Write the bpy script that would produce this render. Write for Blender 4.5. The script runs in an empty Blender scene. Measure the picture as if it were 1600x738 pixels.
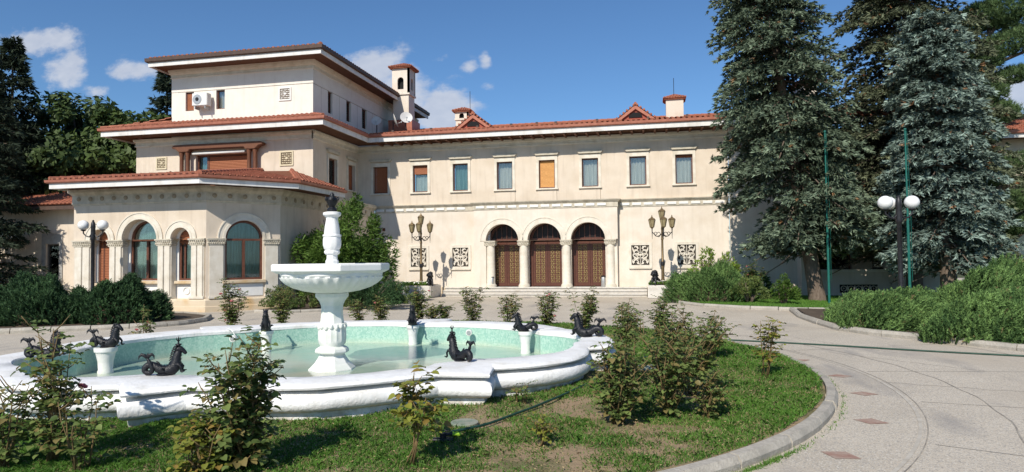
import bpy, bmesh, math, random
import numpy as np
from mathutils import Vector, Matrix
R_ = math.radians
rng = np.random.default_rng(7)
random.seed(7)
scene = bpy.context.scene
COL = scene.collection

# ------------------------------------------------------------------ camera
cam_d = bpy.data.cameras.new('camera'); cam = bpy.data.objects.new('camera', cam_d); COL.objects.link(cam)
cam_d.sensor_fit = 'HORIZONTAL'; cam_d.sensor_width = 36.0; cam_d.lens = 36.0 * 1040 / 1600
cam_d.clip_start = 0.05; cam_d.clip_end = 3000
_f = Vector((-0.20778724, 0.97756211, 0.03459466)); _r = Vector((0.97801816, 0.20825553, -0.01049352)); _u = Vector((0.0174626, -0.03165379, 0.99934633))
cam.matrix_world = Matrix(((_r.x, _u.x, -_f.x, 0), (_r.y, _u.y, -_f.y, 0), (_r.z, _u.z, -_f.z, 1.9), (0, 0, 0, 1)))
scene.camera = cam

# ------------------------------------------------------------------ light
SUN_FROM = Vector((-0.2, -1.0, 0.85)).normalized()
elev = math.asin(SUN_FROM.z)
sun_d = bpy.data.lights.new('sun', 'SUN'); sun = bpy.data.objects.new('sun', sun_d); COL.objects.link(sun)
sun_d.energy = 4.9; sun_d.angle = R_(0.55); sun_d.color = (1.0, 0.93, 0.82)
sun.rotation_euler = SUN_FROM.to_track_quat('Z', 'Y').to_euler()
scene.view_settings.view_transform = 'Standard'; scene.view_settings.look = 'None'
scene.view_settings.exposure = 0.04; scene.view_settings.gamma = 1.0
scene.view_settings.use_curve_mapping = False

world = bpy.data.worlds.new('World'); scene.world = world; world.use_nodes = True
def build_world():
    nt = world.node_tree; N = nt.nodes; L = nt.links; N.clear()
    out = N.new('ShaderNodeOutputWorld'); bg = N.new('ShaderNodeBackground')
    sky = N.new('ShaderNodeTexSky'); sky.sky_type = 'NISHITA'; sky.sun_disc = False
    sky.sun_elevation = elev; sky.sun_rotation = math.atan2(SUN_FROM.x, SUN_FROM.y)
    sky.air_density = 1.0; sky.dust_density = 0.35; sky.ozone_density = 2.2; sky.altitude = 100
    bg.inputs['Strength'].default_value = 0.096
    tc = N.new('ShaderNodeTexCoord'); sep = N.new('ShaderNodeSeparateXYZ'); L.new(tc.outputs['Generated'], sep.inputs[0])
    def M(op, a, b=None, c=None):
        n = N.new('ShaderNodeMath'); n.operation = op
        for i, v in enumerate((a, b, c)):
            if v is None: continue
            if isinstance(v, (int, float)): n.inputs[i].default_value = v
            else: L.new(v, n.inputs[i])
        return n.outputs[0]
    yy = M('MAXIMUM', sep.outputs['Y'], 0.02)
    u = M('DIVIDE', sep.outputs['X'], yy); v = M('DIVIDE', sep.outputs['Z'], yy)
    cu = N.new('ShaderNodeCombineXYZ'); L.new(u, cu.inputs[0]); L.new(v, cu.inputs[1])
    nz = N.new('ShaderNodeTexNoise'); nz.inputs['Scale'].default_value = 16; nz.inputs['Detail'].default_value = 9; nz.inputs['Roughness'].default_value = 0.62
    mp = N.new('ShaderNodeMapping'); mp.inputs['Scale'].default_value = (1, 1.7, 1); L.new(cu.outputs[0], mp.inputs[0]); L.new(mp.outputs[0], nz.inputs['Vector'])
    nf = nz.outputs['Fac']
    tot = None
    for (x, y, w, h, a) in ((-1.095, .405, .092, .027, 1.05), (-1.030, .352, .056, .034, 1.05), (-.890, .340, .064, .020, 1), (-.970, .310, .034, .014, .8),
                         (-.443, .314, .066, .035, 1.05), (-.385, .262, .05, .058, 1.1), (-.320, .237, .05, .040, 1.2), (-.282, .303, .016, .010, .7),
                         (-.251, .312, .010, .017, .7), (-.249, .271, .017, .009, .75), (.486, .215, .045, .032, 1.05), (-.33, .318, .05, .012, .5),
                         (-1.8, .25, .12, .04, .9), (1.3, .3, .16, .05, 1), (.95, .16, .09, .03, .9)):
        dx = M('DIVIDE', M('SUBTRACT', u, x), w); dy = M('DIVIDE', M('SUBTRACT', v, y), h)
        r2 = M('ADD', M('MULTIPLY', dx, dx), M('MULTIPLY', dy, dy))
        g = M('MULTIPLY', M('EXPONENT', M('MULTIPLY', r2, -0.75)), a)
        tot = g if tot is None else M('MAXIMUM', tot, g)
    dens = M('ADD', tot, M('MULTIPLY', M('SUBTRACT', nf, 0.5), 1.7))
    gate = N.new('ShaderNodeMapRange'); gate.interpolation_type = 'SMOOTHSTEP'
    gate.inputs['From Min'].default_value = 0.36; gate.inputs['From Max'].default_value = 0.92; L.new(dens, gate.inputs['Value'])
    lim = N.new('ShaderNodeMapRange'); lim.interpolation_type = 'SMOOTHSTEP'; lim.inputs['From Min'].default_value = 0.05; lim.inputs['From Max'].default_value = 0.3; L.new(tot, lim.inputs['Value'])
    fac = M('MULTIPLY', M('MULTIPLY', gate.outputs[0], lim.outputs[0]), 0.86)
    # inner shading of the cloud body
    nz2 = N.new('ShaderNodeTexNoise'); nz2.inputs['Scale'].default_value = 34; nz2.inputs['Detail'].default_value = 6; L.new(mp.outputs[0], nz2.inputs['Vector'])
    cr = N.new('ShaderNodeMixRGB'); cr.inputs[1].default_value = (4.6, 5.2, 6.5, 1); cr.inputs[2].default_value = (7.2, 7.5, 8.2, 1)
    L.new(nz2.outputs['Fac'], cr.inputs[0])
    tint = N.new('ShaderNodeMixRGB'); tint.blend_type = 'MULTIPLY'; tint.inputs[0].default_value = 1.0; tint.inputs[2].default_value = (SKY_TINT[0], SKY_TINT[1], SKY_TINT[2], 1)
    L.new(sky.outputs[0], tint.inputs[1])
    mx = N.new('ShaderNodeMixRGB'); L.new(fac, mx.inputs[0]); L.new(tint.outputs[0], mx.inputs[1]); L.new(cr.outputs[0], mx.inputs[2])
    L.new(mx.outputs[0], bg.inputs['Color']); L.new(bg.outputs[0], out.inputs[0])
SKY_TINT = (0.68, 0.95, 1.20)
build_world()

# ------------------------------------------------------------------ materials
MATS = {}
def mat(name, c1, c2=None, scale=3.0, rough=0.8, bump=0.0, bscale=None, metal=0.0, detail=5, stretch=(1, 1, 1), c3=None, scale3=0.6, attr=None, spec=0.35, coords='Object', ramp=(0.35, 0.65), bdist=0.02):
    if name in MATS: return MATS[name]
    m = bpy.data.materials.new(name); m.use_nodes = True; nt = m.node_tree; N = nt.nodes; L = nt.links
    b = N['Principled BSDF']; b.inputs['Roughness'].default_value = rough; b.inputs['Metallic'].default_value = metal
    b.inputs['Specular IOR Level'].default_value = spec
    tc = N.new('ShaderNodeTexCoord'); mp = N.new('ShaderNodeMapping'); mp.inputs['Scale'].default_value = stretch
    L.new(tc.outputs[coords], mp.inputs[0])
    col = None
    def rgb(c): return (c[0], c[1], c[2], 1)
    b.inputs['Base Color'].default_value = rgb(c1)
    if c2 is not None:
        if attr:
            at = N.new('ShaderNodeAttribute'); at.attribute_name = attr; f = at.outputs['Fac']
        else:
            nz = N.new('ShaderNodeTexNoise'); nz.inputs['Scale'].default_value = scale; nz.inputs['Detail'].default_value = detail; nz.inputs['Roughness'].default_value = 0.62
            L.new(mp.outputs[0], nz.inputs['Vector'])
            mr = N.new('ShaderNodeMapRange'); mr.inputs['From Min'].default_value = ramp[0]; mr.inputs['From Max'].default_value = ramp[1]; L.new(nz.outputs['Fac'], mr.inputs['Value']); f = mr.outputs[0]
        mx = N.new('ShaderNodeMixRGB'); mx.inputs[1].default_value = rgb(c1); mx.inputs[2].default_value = rgb(c2); L.new(f, mx.inputs[0]); col = mx.outputs[0]
        if c3 is not None:
            n3 = N.new('ShaderNodeTexNoise'); n3.inputs['Scale'].default_value = scale3; n3.inputs['Detail'].default_value = 6; L.new(mp.outputs[0], n3.inputs['Vector'])
            r3 = N.new('ShaderNodeMapRange'); r3.inputs['From Min'].default_value = 0.5; r3.inputs['From Max'].default_value = 0.72; L.new(n3.outputs['Fac'], r3.inputs['Value'])
            m3 = N.new('ShaderNodeMixRGB'); m3.inputs[2].default_value = rgb(c3); L.new(r3.outputs[0], m3.inputs[0]); L.new(col, m3.inputs[1]); col = m3.outputs[0]
        L.new(col, b.inputs['Base Color'])
    if bump > 0:
        nb = N.new('ShaderNodeTexNoise'); nb.inputs['Scale'].default_value = bscale or scale * 4; nb.inputs['Detail'].default_value = 6; L.new(mp.outputs[0], nb.inputs['Vector'])
        bp = N.new('ShaderNodeBump'); bp.inputs['Strength'].default_value = bump; bp.inputs['Distance'].default_value = bdist; L.new(nb.outputs['Fac'], bp.inputs['Height']); L.new(bp.outputs[0], b.inputs['Normal'])
    MATS[name] = m; return m

def streaks(m, amt=0.35, c=(0.30, 0.25, 0.19), scale=1.2):
    """weather streaks running down a wall, a stain that belongs to the surface"""
    nt = m.node_tree; N = nt.nodes; L = nt.links; b = N['Principled BSDF']
    src = b.inputs['Base Color'].links[0].from_socket if b.inputs['Base Color'].links else None
    tc = N.new('ShaderNodeTexCoord'); mp = N.new('ShaderNodeMapping'); mp.inputs['Scale'].default_value = (4 * scale, 4 * scale, 0.35 * scale); L.new(tc.outputs['Object'], mp.inputs[0])
    nz = N.new('ShaderNodeTexNoise'); nz.inputs['Scale'].default_value = 1.0; nz.inputs['Detail'].default_value = 5; L.new(mp.outputs[0], nz.inputs['Vector'])
    mr = N.new('ShaderNodeMapRange'); mr.inputs['From Min'].default_value = 0.52; mr.inputs['From Max'].default_value = 0.8; mr.inputs['To Max'].default_value = amt; L.new(nz.outputs['Fac'], mr.inputs['Value'])
    mx = N.new('ShaderNodeMixRGB'); mx.inputs[2].default_value = (*c, 1); L.new(mr.outputs[0], mx.inputs[0])
    if src: L.new(src, mx.inputs[1])
    else: mx.inputs[1].default_value = b.inputs['Base Color'].default_value
    L.new(mx.outputs[0], b.inputs['Base Color'])
    return m

PL = streaks(mat('plaster_cream', (.60, .52, .405), (.66, .58, .46), 2.2, .9, .25, 26, c3=(.56, .475, .355), scale3=.5), .3, (.40, .33, .25))
PLU = streaks(mat('plaster_upper', (.63, .535, .425), (.68, .59, .485), 1.6, .9, .3, 26, c3=(.57, .48, .375), scale3=.7), .42, (.38, .31, .24))
PLW = streaks(mat('plaster_pale', (.68, .605, .51), (.73, .66, .57), 2.0, .9, .2, 26, c3=(.63, .545, .44), scale3=.9), .3, (.48, .40, .31))
TRIM = mat('trim_stone', (.66, .60, .50), (.72, .67, .58), 6, .85, .2, 40, c3=(.56, .50, .40), scale3=2)
BAND = streaks(mat('band_stone', (.50, .45, .36), (.60, .55, .45), 5, .9, .3, 30, c3=(.38, .34, .26), scale3=3), .4, (.25, .21, .16))
BASE = mat('base_stone', (.60, .50, .36), (.66, .57, .44), 3, .9, .3, 30, c3=(.56, .38, .19), scale3=1.4)
WHITE = streaks(mat('fascia_white', (.68, .67, .65), (.76, .75, .73), 4, .7, .1, 20, c3=(.56, .54, .50), scale3=2), .4, (.34, .32, .28))
COPPER = mat('gutter_copper', (.33, .115, .075), (.42, .17, .11), 5, .5, metal=.2)
DKGUT = mat('gutter_dark', (.07, .045, .035), (.10, .06, .045), 5, .6)
SOFF = mat('soffit_wood', (.085, .035, .018), (.13, .055, .028), 3, .75, .2, 20, stretch=(8, 1, 1))
WOOD = mat('brown_wood', (.11, .042, .022), (.18, .075, .037), 4, .6, .2, 20, stretch=(12, 12, 1.2))
TILE = mat('clay_tile', (.27, .09, .055), (.43, .165, .10), 7, .85, .2, 30, c3=(.30, .12, .07), scale3=2.5)
TILEB = mat('clay_under', (.20, .07, .035), rough=.9)
SHUT = mat('shutter_brown', (.26, .085, .035), (.34, .125, .055), 9, .65, stretch=(1, 1, 6))
SHUTG = mat('shutter_golden', (.50, .235, .06), (.66, .34, .10), 9, .6, stretch=(1, 1, 6))
FRAMEW = mat('window_wood', (.10, .037, .022), (.155, .06, .035), 8, .5)
CTEAL = mat('curtain_teal', (.12, .22, .195), (.28, .42, .375), 14, .9, stretch=(1, 1, .06))
CPALE = mat('curtain_pale', (.48, .47, .43), (.74, .72, .66), 16, .9, stretch=(1, 1, .06))
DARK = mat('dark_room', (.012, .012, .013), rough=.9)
DOORW = mat('door_mahogany', (.075, .028, .018), (.12, .045, .028), 6, .38, .15, 30, stretch=(8, 8, 1))
GOLD = mat('gilt_brass', (.30, .22, .08), (.50, .40, .18), 20, .42, metal=.7)
FPAINT = streaks(mat('fountain_paint', (.76, .76, .73), (.80, .80, .78), 6, .6, .35, 40, bdist=.006), .16, (.50, .55, .45), 3)
RIMW = streaks(mat('rim_white_paint', (.77, .77, .755), (.83, .83, .82), 5, .65, .8, 24, bdist=.012, c3=(.66, .65, .61), scale3=2.6), .3, (.55, .52, .46), 2)
def grime(m, z0, z1, c, amt=.8, scale=7):
    """splashed soil and algae low on a painted surface"""
    nt = m.node_tree; N = nt.nodes; L = nt.links; b = N['Principled BSDF']; src = b.inputs['Base Color'].links[0].from_socket
    tc = N.new('ShaderNodeTexCoord'); sx = N.new('ShaderNodeSeparateXYZ'); L.new(tc.outputs['Object'], sx.inputs[0])
    nz = N.new('ShaderNodeTexNoise'); nz.inputs['Scale'].default_value = scale; nz.inputs['Detail'].default_value = 8; L.new(tc.outputs['Object'], nz.inputs['Vector'])
    mr = N.new('ShaderNodeMapRange'); mr.inputs['From Min'].default_value = z1; mr.inputs['From Max'].default_value = z0; L.new(sx.outputs[2], mr.inputs['Value'])
    nr_ = N.new('ShaderNodeMapRange'); nr_.inputs['From Min'].default_value = .38; nr_.inputs['From Max'].default_value = .68; L.new(nz.outputs['Fac'], nr_.inputs['Value'])
    mu = N.new('ShaderNodeMath'); mu.operation = 'MULTIPLY'; L.new(mr.outputs[0], mu.inputs[0]); L.new(nr_.outputs[0], mu.inputs[1])
    m2 = N.new('ShaderNodeMath'); m2.operation = 'MULTIPLY'; m2.inputs[1].default_value = amt; L.new(mu.outputs[0], m2.inputs[0])
    mx = N.new('ShaderNodeMixRGB'); mx.inputs[2].default_value = (*c, 1); L.new(m2.outputs[0], mx.inputs[0]); L.new(src, mx.inputs[1]); L.new(mx.outputs[0], b.inputs['Base Color'])
    return m
grime(FPAINT, 1.40, 1.66, (.46, .55, .42), .38, 5); grime(RIMW, 0.0, .2, (.36, .30, .20), .85, 9); grime(BASE, -.1, .5, (.50, .33, .15), .7, 3); grime(PLW, -.3, 1.2, (.42, .35, .26), .45, 2)
BLACKST = mat('black_statue', (.006, .0065, .009), (.014, .015, .019), 30, .42, .6, 60, bdist=.01, spec=.4)
IRON = mat('lamp_iron', (.02, .02, .022), (.035, .035, .04), 12, .45, metal=.3)
BRONZE = mat('lamp_bronze', (.13, .09, .045), (.21, .15, .08), 20, .45, metal=.5)
KERB = mat('kerb_concrete', (.35, .32, .27), (.46, .425, .365), 22, .9, .5, 60, c3=(.30, .28, .24), scale3=3)
BARK = mat('bark', (.11, .08, .06), (.20, .155, .12), 9, .95, .8, 20, stretch=(3, 3, .6))
GREENP = mat('green_paint', (.01, .10, .08), (.016, .14, .11), 8, .45)
GREYM = mat('grey_metal', (.42, .42, .41), (.5, .5, .49), 10, .4, metal=.6)
PLASTW = mat('white_plastic', (.70, .70, .68), (.76, .76, .74), 5, .5)
MARBLE = mat('steps_stone', (.56, .53, .48), (.66, .63, .58), 8, .75, .2, 40, c3=(.48, .44, .38), scale3=3)
HOSE = mat('hose_green', (.012, .045, .03), (.02, .065, .042), 10, .5)
PANEL = mat('white_panel', (.72, .71, .68), (.77, .76, .73), 5, .8)

def glass(name, tint=(.86, .92, .92), fac=.05):
    m = bpy.data.materials.new(name); m.use_nodes = True; N = m.node_tree.nodes; L = m.node_tree.links; N.clear()
    o = N.new('ShaderNodeOutputMaterial'); mx = N.new('ShaderNodeMixShader'); t = N.new('ShaderNodeBsdfTransparent'); g = N.new('ShaderNodeBsdfGlossy')
    t.inputs[0].default_value = (*tint, 1); g.inputs['Roughness'].default_value = .03
    fr = N.new('ShaderNodeFresnel'); fr.inputs[0].default_value = 1.5
    nz = N.new('ShaderNodeTexNoise'); nz.inputs['Scale'].default_value = 1.7
    tc = N.new('ShaderNodeTexCoord'); L.new(tc.outputs['Object'], nz.inputs['Vector'])
    bp = N.new('ShaderNodeBump'); bp.inputs['Strength'].default_value = .06; L.new(nz.outputs['Fac'], bp.inputs['Height']); L.new(bp.outputs[0], g.inputs['Normal'])
    ad = N.new('ShaderNodeMath'); ad.operation = 'ADD'; ad.inputs[1].default_value = fac; L.new(fr.outputs[0], ad.inputs[0])
    L.new(ad.outputs[0], mx.inputs[0]); L.new(t.outputs[0], mx.inputs[1]); L.new(g.outputs[0], mx.inputs[2]); L.new(mx.outputs[0], o.inputs[0])
    return m
GLASS = glass('window_glass'); GLASSR = glass('window_glass_bright', (.9, .93, .92), .06)
LGLASS = mat('lantern_glass', (.24, .19, .10), (.36, .30, .17), 8, .25, spec=.6)
GLOBE = mat('opal_globe', (.84, .84, .83), (.80, .80, .79), 6, .25, spec=.6)

def foliage(name, c1, c2, c3=None, rough=.6, trans=.25):
    """leaf colour varies from leaf to leaf with the 'tone' attribute; a little light comes through"""
    m = bpy.data.materials.new(name); m.use_nodes = True; N = m.node_tree.nodes; L = m.node_tree.links
    b = N['Principled BSDF']; b.inputs['Roughness'].default_value = rough; b.inputs['Specular IOR Level'].default_value = .3
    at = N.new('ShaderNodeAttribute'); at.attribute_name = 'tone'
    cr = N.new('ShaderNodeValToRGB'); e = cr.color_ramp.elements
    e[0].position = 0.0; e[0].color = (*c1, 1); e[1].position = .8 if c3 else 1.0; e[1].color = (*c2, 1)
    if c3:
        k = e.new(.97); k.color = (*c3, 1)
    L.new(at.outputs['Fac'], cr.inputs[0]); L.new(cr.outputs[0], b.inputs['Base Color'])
    if trans > 0:
        o = N['Material Output']; mx = N.new('ShaderNodeMixShader'); tr = N.new('ShaderNodeBsdfTranslucent'); mx.inputs[0].default_value = trans
        L.new(cr.outputs[0], tr.inputs[0]); L.new(b.outputs[0], mx.inputs[1]); L.new(tr.outputs[0], mx.inputs[2]); L.new(mx.outputs[0], o.inputs[0])
    MATS[name] = m; return m
F_BLUE = foliage('needles_blue', (.018, .033, .016), (.245, .315, .21), (.26, .15, .07), .7, .1)
F_BLUE2 = foliage('needles_silver', (.028, .05, .036), (.34, .44, .375), (.26, .15, .08), .7, .1)
F_GREENSP = foliage('needles_olive', (.02, .028, .014), (.21, .24, .14), (.24, .12, .05), .7, .1)
F_PINE = foliage('needles_pine', (.04, .075, .03), (.17, .26, .10), None, .7, .15)
F_DARKSP = foliage('needles_dark', (.018, .03, .018), (.05, .072, .04), None, .8, .1)
F_DEC = foliage('leaves_dark', (.02, .04, .013), (.085, .13, .038), None, .6, .2)
F_DEC2 = foliage('leaves_mid', (.025, .05, .012), (.09, .135, .032), None, .6, .2)
F_JUNL = foliage('juniper_deep', (.022, .055, .022), (.10, .195, .07), None, .75, .15)
F_JUNR = foliage('juniper_bright', (.04, .09, .025), (.25, .40, .12), (.20, .15, .07), .9, .2)
F_SHRUB = foliage('shrub_green', (.035, .08, .015), (.17, .28, .05), None, .6, .3)
F_LIME = foliage('shrub_lime', (.13, .21, .03), (.30, .40, .07), None, .6, .3)
F_ROSE = foliage('rose_leaf', (.055, .095, .028), (.215, .28, .085), (.26, .14, .07), .45, .35)
F_ROSEY = foliage('rose_leaf_yellow', (.09, .12, .02), (.27, .28, .05), (.28, .13, .05), .45, .3)
F_GRASS = foliage('grass_blade', (.045, .125, .015), (.145, .30, .045), (.33, .27, .13), .6, .3)
F_DRYIN = mat('dry_inner_twigs', (.045, .03, .02), (.085, .06, .04), 12, .95)
PINK = mat('rose_pink', (.62, .14, .16), (.78, .30, .30), 30, .6)
CANE = mat('rose_cane', (.13, .10, .04), (.20, .13, .06), 12, .7)

# ------------------------------------------------------------------ mesh building
class MB:
    def __init__(s): s.v = []; s.f = []
    def add(s, vs, fs):
        o = len(s.v); s.v += [tuple(v) for v in vs]; s.f += [tuple(o + i for i in f) for f in fs]; return s
    def box(s, x0, x1, y0, y1, z0, z1):
        return s.add([(x0, y0, z0), (x1, y0, z0), (x1, y1, z0), (x0, y1, z0), (x0, y0, z1), (x1, y0, z1), (x1, y1, z1), (x0, y1, z1)],
                     [(0, 3, 2, 1), (4, 5, 6, 7), (0, 1, 5, 4), (1, 2, 6, 5), (2, 3, 7, 6), (3, 0, 4, 7)])
    def prism(s, pts, y0, y1):
        """outline in x,z pushed from y0 to y1"""
        n = len(pts)
        return s.add([(x, y0, z) for x, z in pts] + [(x, y1, z) for x, z in pts],
                     [tuple(range(n))] + [tuple(range(2 * n - 1, n - 1, -1))] + [(i, (i + 1) % n, n + (i + 1) % n, n + i)[::-1] for i in range(n)])
    def slab(s, pts, z0, z1):
        n = len(pts)
        return s.add([(x, y, z0) for x, y in pts] + [(x, y, z1) for x, y in pts],
                     [tuple(range(n))[::-1], tuple(range(n, 2 * n))] + [(i, (i + 1) % n, n + (i + 1) % n, n + i) for i in range(n)])
    def lathe(s, prof, n=16, c=(0, 0, 0), cap=True, ph=0.0, flute=0.0, nf=0, fr=(9, 9)):
        vs = []; m = len(prof)
        for k, (r, z) in enumerate(prof):
            for i in range(n):
                a = 2 * math.pi * i / n + ph
                rr = r * (1 + (flute * math.cos(nf * a) if fr[0] <= k <= fr[1] else 0))
                vs.append((c[0] + rr * math.cos(a), c[1] + rr * math.sin(a), c[2] + z))
        fs = [(k * n + i, k * n + (i + 1) % n, (k + 1) * n + (i + 1) % n, (k + 1) * n + i) for k in range(m - 1) for i in range(n)]
        if cap: fs += [tuple(range(n))[::-1], tuple(range((m - 1) * n, m * n))]
        return s.add(vs, fs)
    def tube(s, pts, rad, n=8, squash=None):
        P = [Vector(p) for p in pts]; m = len(P)
        if not hasattr(rad, '__len__'): rad = [rad] * m
        vs = []; up = Vector((0, 0, 1)); prev = None
        for k in range(m):
            t = (P[min(k + 1, m - 1)] - P[max(k - 1, 0)]); t = t.normalized() if t.length > 1e-9 else Vector((0, 0, 1))
            if prev is None:
                a = up.cross(t)
                if a.length < .1: a = Vector((1, 0, 0)).cross(t)
            else: a = prev - t * prev.dot(t)
            a.normalize(); b = t.cross(a); prev = a
            for i in range(n):
                th = 2 * math.pi * i / n; sq = squash if squash else 1.0
                vs.append(P[k] + (a * math.cos(th) * sq + b * math.sin(th)) * rad[k])
        fs = [(k * n + i, k * n + (i + 1) % n, (k + 1) * n + (i + 1) % n, (k + 1) * n + i) for k in range(m - 1) for i in range(n)]
        fs += [tuple(range(n))[::-1], tuple(range((m - 1) * n, m * n))]
        return s.add(vs, fs)
    def ball(s, c, r, n=10, m=7):
        rx, ry, rz = (r, r, r) if not hasattr(r, '__len__') else r
        vs = []
        for j in range(1, m):
            ph = math.pi * j / m
            for i in range(n): vs.append((c[0] + rx * math.sin(ph) * math.cos(2 * math.pi * i / n), c[1] + ry * math.sin(ph) * math.sin(2 * math.pi * i / n), c[2] + rz * math.cos(ph)))
        vs += [(c[0], c[1], c[2] + rz), (c[0], c[1], c[2] - rz)]; T = len(vs) - 2; B = T + 1
        fs = [(j * n + i, (j + 1) * n + i, (j + 1) * n + (i + 1) % n, j * n + (i + 1) % n) for j in range(m - 2) for i in range(n)]
        fs += [(T, i, (i + 1) % n) for i in range(n)] + [(B, (m - 2) * n + (i + 1) % n, (m - 2) * n + i) for i in range(n)]
        return s.add(vs, fs)
    def arch(s, cx, cz, r0, r1, y0, y1, n=18, a0=0.0, a1=math.pi):
        vs = []
        for i in range(n + 1):
            a = a0 + (a1 - a0) * i / n; c, q = math.cos(a), math.sin(a)
            vs += [(cx + r0 * c, y0, cz + r0 * q), (cx + r1 * c, y0, cz + r1 * q), (cx + r1 * c, y1, cz + r1 * q), (cx + r0 * c, y1, cz + r0 * q)]
        fs = []
        for i in range(n):
            o = 4 * i; p = o + 4
            fs += [(o, o + 1, p + 1, p), (o + 1, o + 2, p + 2, p + 1), (o + 2, o + 3, p + 3, p + 2), (o + 3, o, p, p + 3)]
        fs += [(0, 3, 2, 1), (4 * n, 4 * n + 1, 4 * n + 2, 4 * n + 3)]
        return s.add(vs, fs)
    def mesh(s, name, m, smooth=False, recalc=True, bevel=0):
        me = bpy.data.meshes.new(name)
        if bevel or recalc:
            me.from_pydata(s.v, [], s.f); bm = bmesh.new(); bm.from_mesh(me)
            if bevel: bmesh.ops.bevel(bm, geom=[e for e in bm.edges if e.is_manifold and e.calc_face_angle(0) > .6], offset=bevel, segments=2, affect='EDGES', clamp_overlap=True)
            bmesh.ops.recalc_face_normals(bm, faces=bm.faces); bm.to_mesh(me); bm.free()
        else: me.from_pydata(s.v, [], s.f)
        if m: me.materials.append(m)
        if smooth:
            me.polygons.foreach_set('use_smooth', [True] * len(me.polygons))
            if smooth == 'auto':
                for e_ in [0]:
                    bm = bmesh.new(); bm.from_mesh(me)
                    for e in bm.edges:
                        if e.is_manifold and e.calc_face_angle(0) > .7: e.smooth = False
                    bm.to_mesh(me); bm.free()
        return me

def offset_path(pts, d, closed=False):
    """shift a plan path to its right-hand side by d, mitred"""
    n = len(pts); out = []
    for i in range(n):
        p = Vector(pts[i])
        a = Vector(pts[(i - 1) % n]) if (closed or i > 0) else None
        b = Vector(pts[(i + 1) % n]) if (closed or i < n - 1) else None
        n1 = n2 = None
        if a is not None: t = (p - a).normalized(); n1 = Vector((t.y, -t.x))
        if b is not None: t = (b - p).normalized(); n2 = Vector((t.y, -t.x))
        if n1 is None: q = n2
        elif n2 is None: q = n1
        else:
            q = (n1 + n2); k = q.length
            q = q / k; q = q / max(0.45, q.dot(n1))
        out.append(p + q * d)
    return out
def sweep(mb, pts, prof, closed=False, closeprof=True):
    """profile [(out, z)...] carried along a plan path; out is to the right of travel"""
    rows = [offset_path(pts, o, closed) for o, z in prof]; n = len(pts); m = len(prof)
    vs = [(rows[k][i].x, rows[k][i].y, prof[k][1]) for k in range(m) for i in range(n)]
    fs = []
    for k in range(m if closeprof else m - 1):
        k2 = (k + 1) % m
        for i in range(n if closed else n - 1):
            j = (i + 1) % n
            fs.append((k * n + i, k * n + j, k2 * n + j, k2 * n + i))
    if not closed and closeprof:
        fs.append(tuple(k * n for k in range(m))); fs.append(tuple(k * n + n - 1 for k in range(m))[::-1])
    return mb.add(vs, fs)

def quads(name, V, m, tone=None, tri=False, smooth=False):
    """numpy array (n, k, 3) of small separate faces -> one mesh"""
    n, k, _ = V.shape
    me = bpy.data.meshes.new(name); me.vertices.add(n * k); me.vertices.foreach_set('co', V.astype(np.float32).ravel())
    me.loops.add(n * k); me.loops.foreach_set('vertex_index', np.arange(n * k, dtype=np.int32))
    me.polygons.add(n); me.polygons.foreach_set('loop_start', np.arange(0, n * k, k, dtype=np.int32)); me.polygons.foreach_set('loop_total', np.full(n, k, dtype=np.int32))
    if tone is not None:
        a = me.attributes.new('tone', 'FLOAT', 'POINT'); a.data.foreach_set('value', np.repeat(tone.astype(np.float32), k))
    me.update(); me.validate(); me.materials.append(m)
    return me

# ------------------------------------------------------------------ objects
def tag(o, label=None, cat=None, group=None, kind=None):
    if label: o['label'] = label
    if cat: o['category'] = cat
    if group: o['group'] = group
    if kind: o['kind'] = kind
    return o
def thing(name, label, cat, loc=(0, 0, 0), rz=0.0, group=None):
    o = bpy.data.objects.new(name, None); COL.objects.link(o); o.location = loc; o.rotation_euler = (0, 0, rz); o.empty_display_size = .2
    return tag(o, label, cat, group)
def part(name, me, parent=None, loc=(0, 0, 0), rz=0.0, kind=None, label=None):
    o = bpy.data.objects.new(name, me); COL.objects.link(o); o.location = loc; o.rotation_euler = (0, 0, rz)
    if parent: o.parent = parent
    if kind: o['kind'] = kind
    if label: o['label'] = label
    return o
def struct(name, me, parent=None, loc=(0, 0, 0)):
    o = part(name, me, parent, loc); o['kind'] = 'structure'; return o
def copy_tree(o, parent=None):
    c = o.copy(); COL.objects.link(c)
    if parent: c.parent = parent
    for ch in list(o.children): copy_tree(ch, c)
    return c
# ================================================================== BUILDINGS
class Fr:
    """a wall's own frame: x runs along the wall, -y is outward, z up"""
    def __init__(s, root, ox, oy, ang=0.0): s.root = root; s.ox = ox; s.oy = oy; s.a = ang
    def put(s, name, me, x=0, y=0, z=0, parent=None, kind=None, label=None):
        if parent is not None: return part(name, me, parent, (x, y, z), 0, kind, label)
        c, q = math.cos(s.a), math.sin(s.a); L = s.root.location
        return part(name, me, s.root, (s.ox + c * x - q * y - L.x, s.oy + q * x + c * y - L.y, z - L.z), s.a, kind, label)

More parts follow.
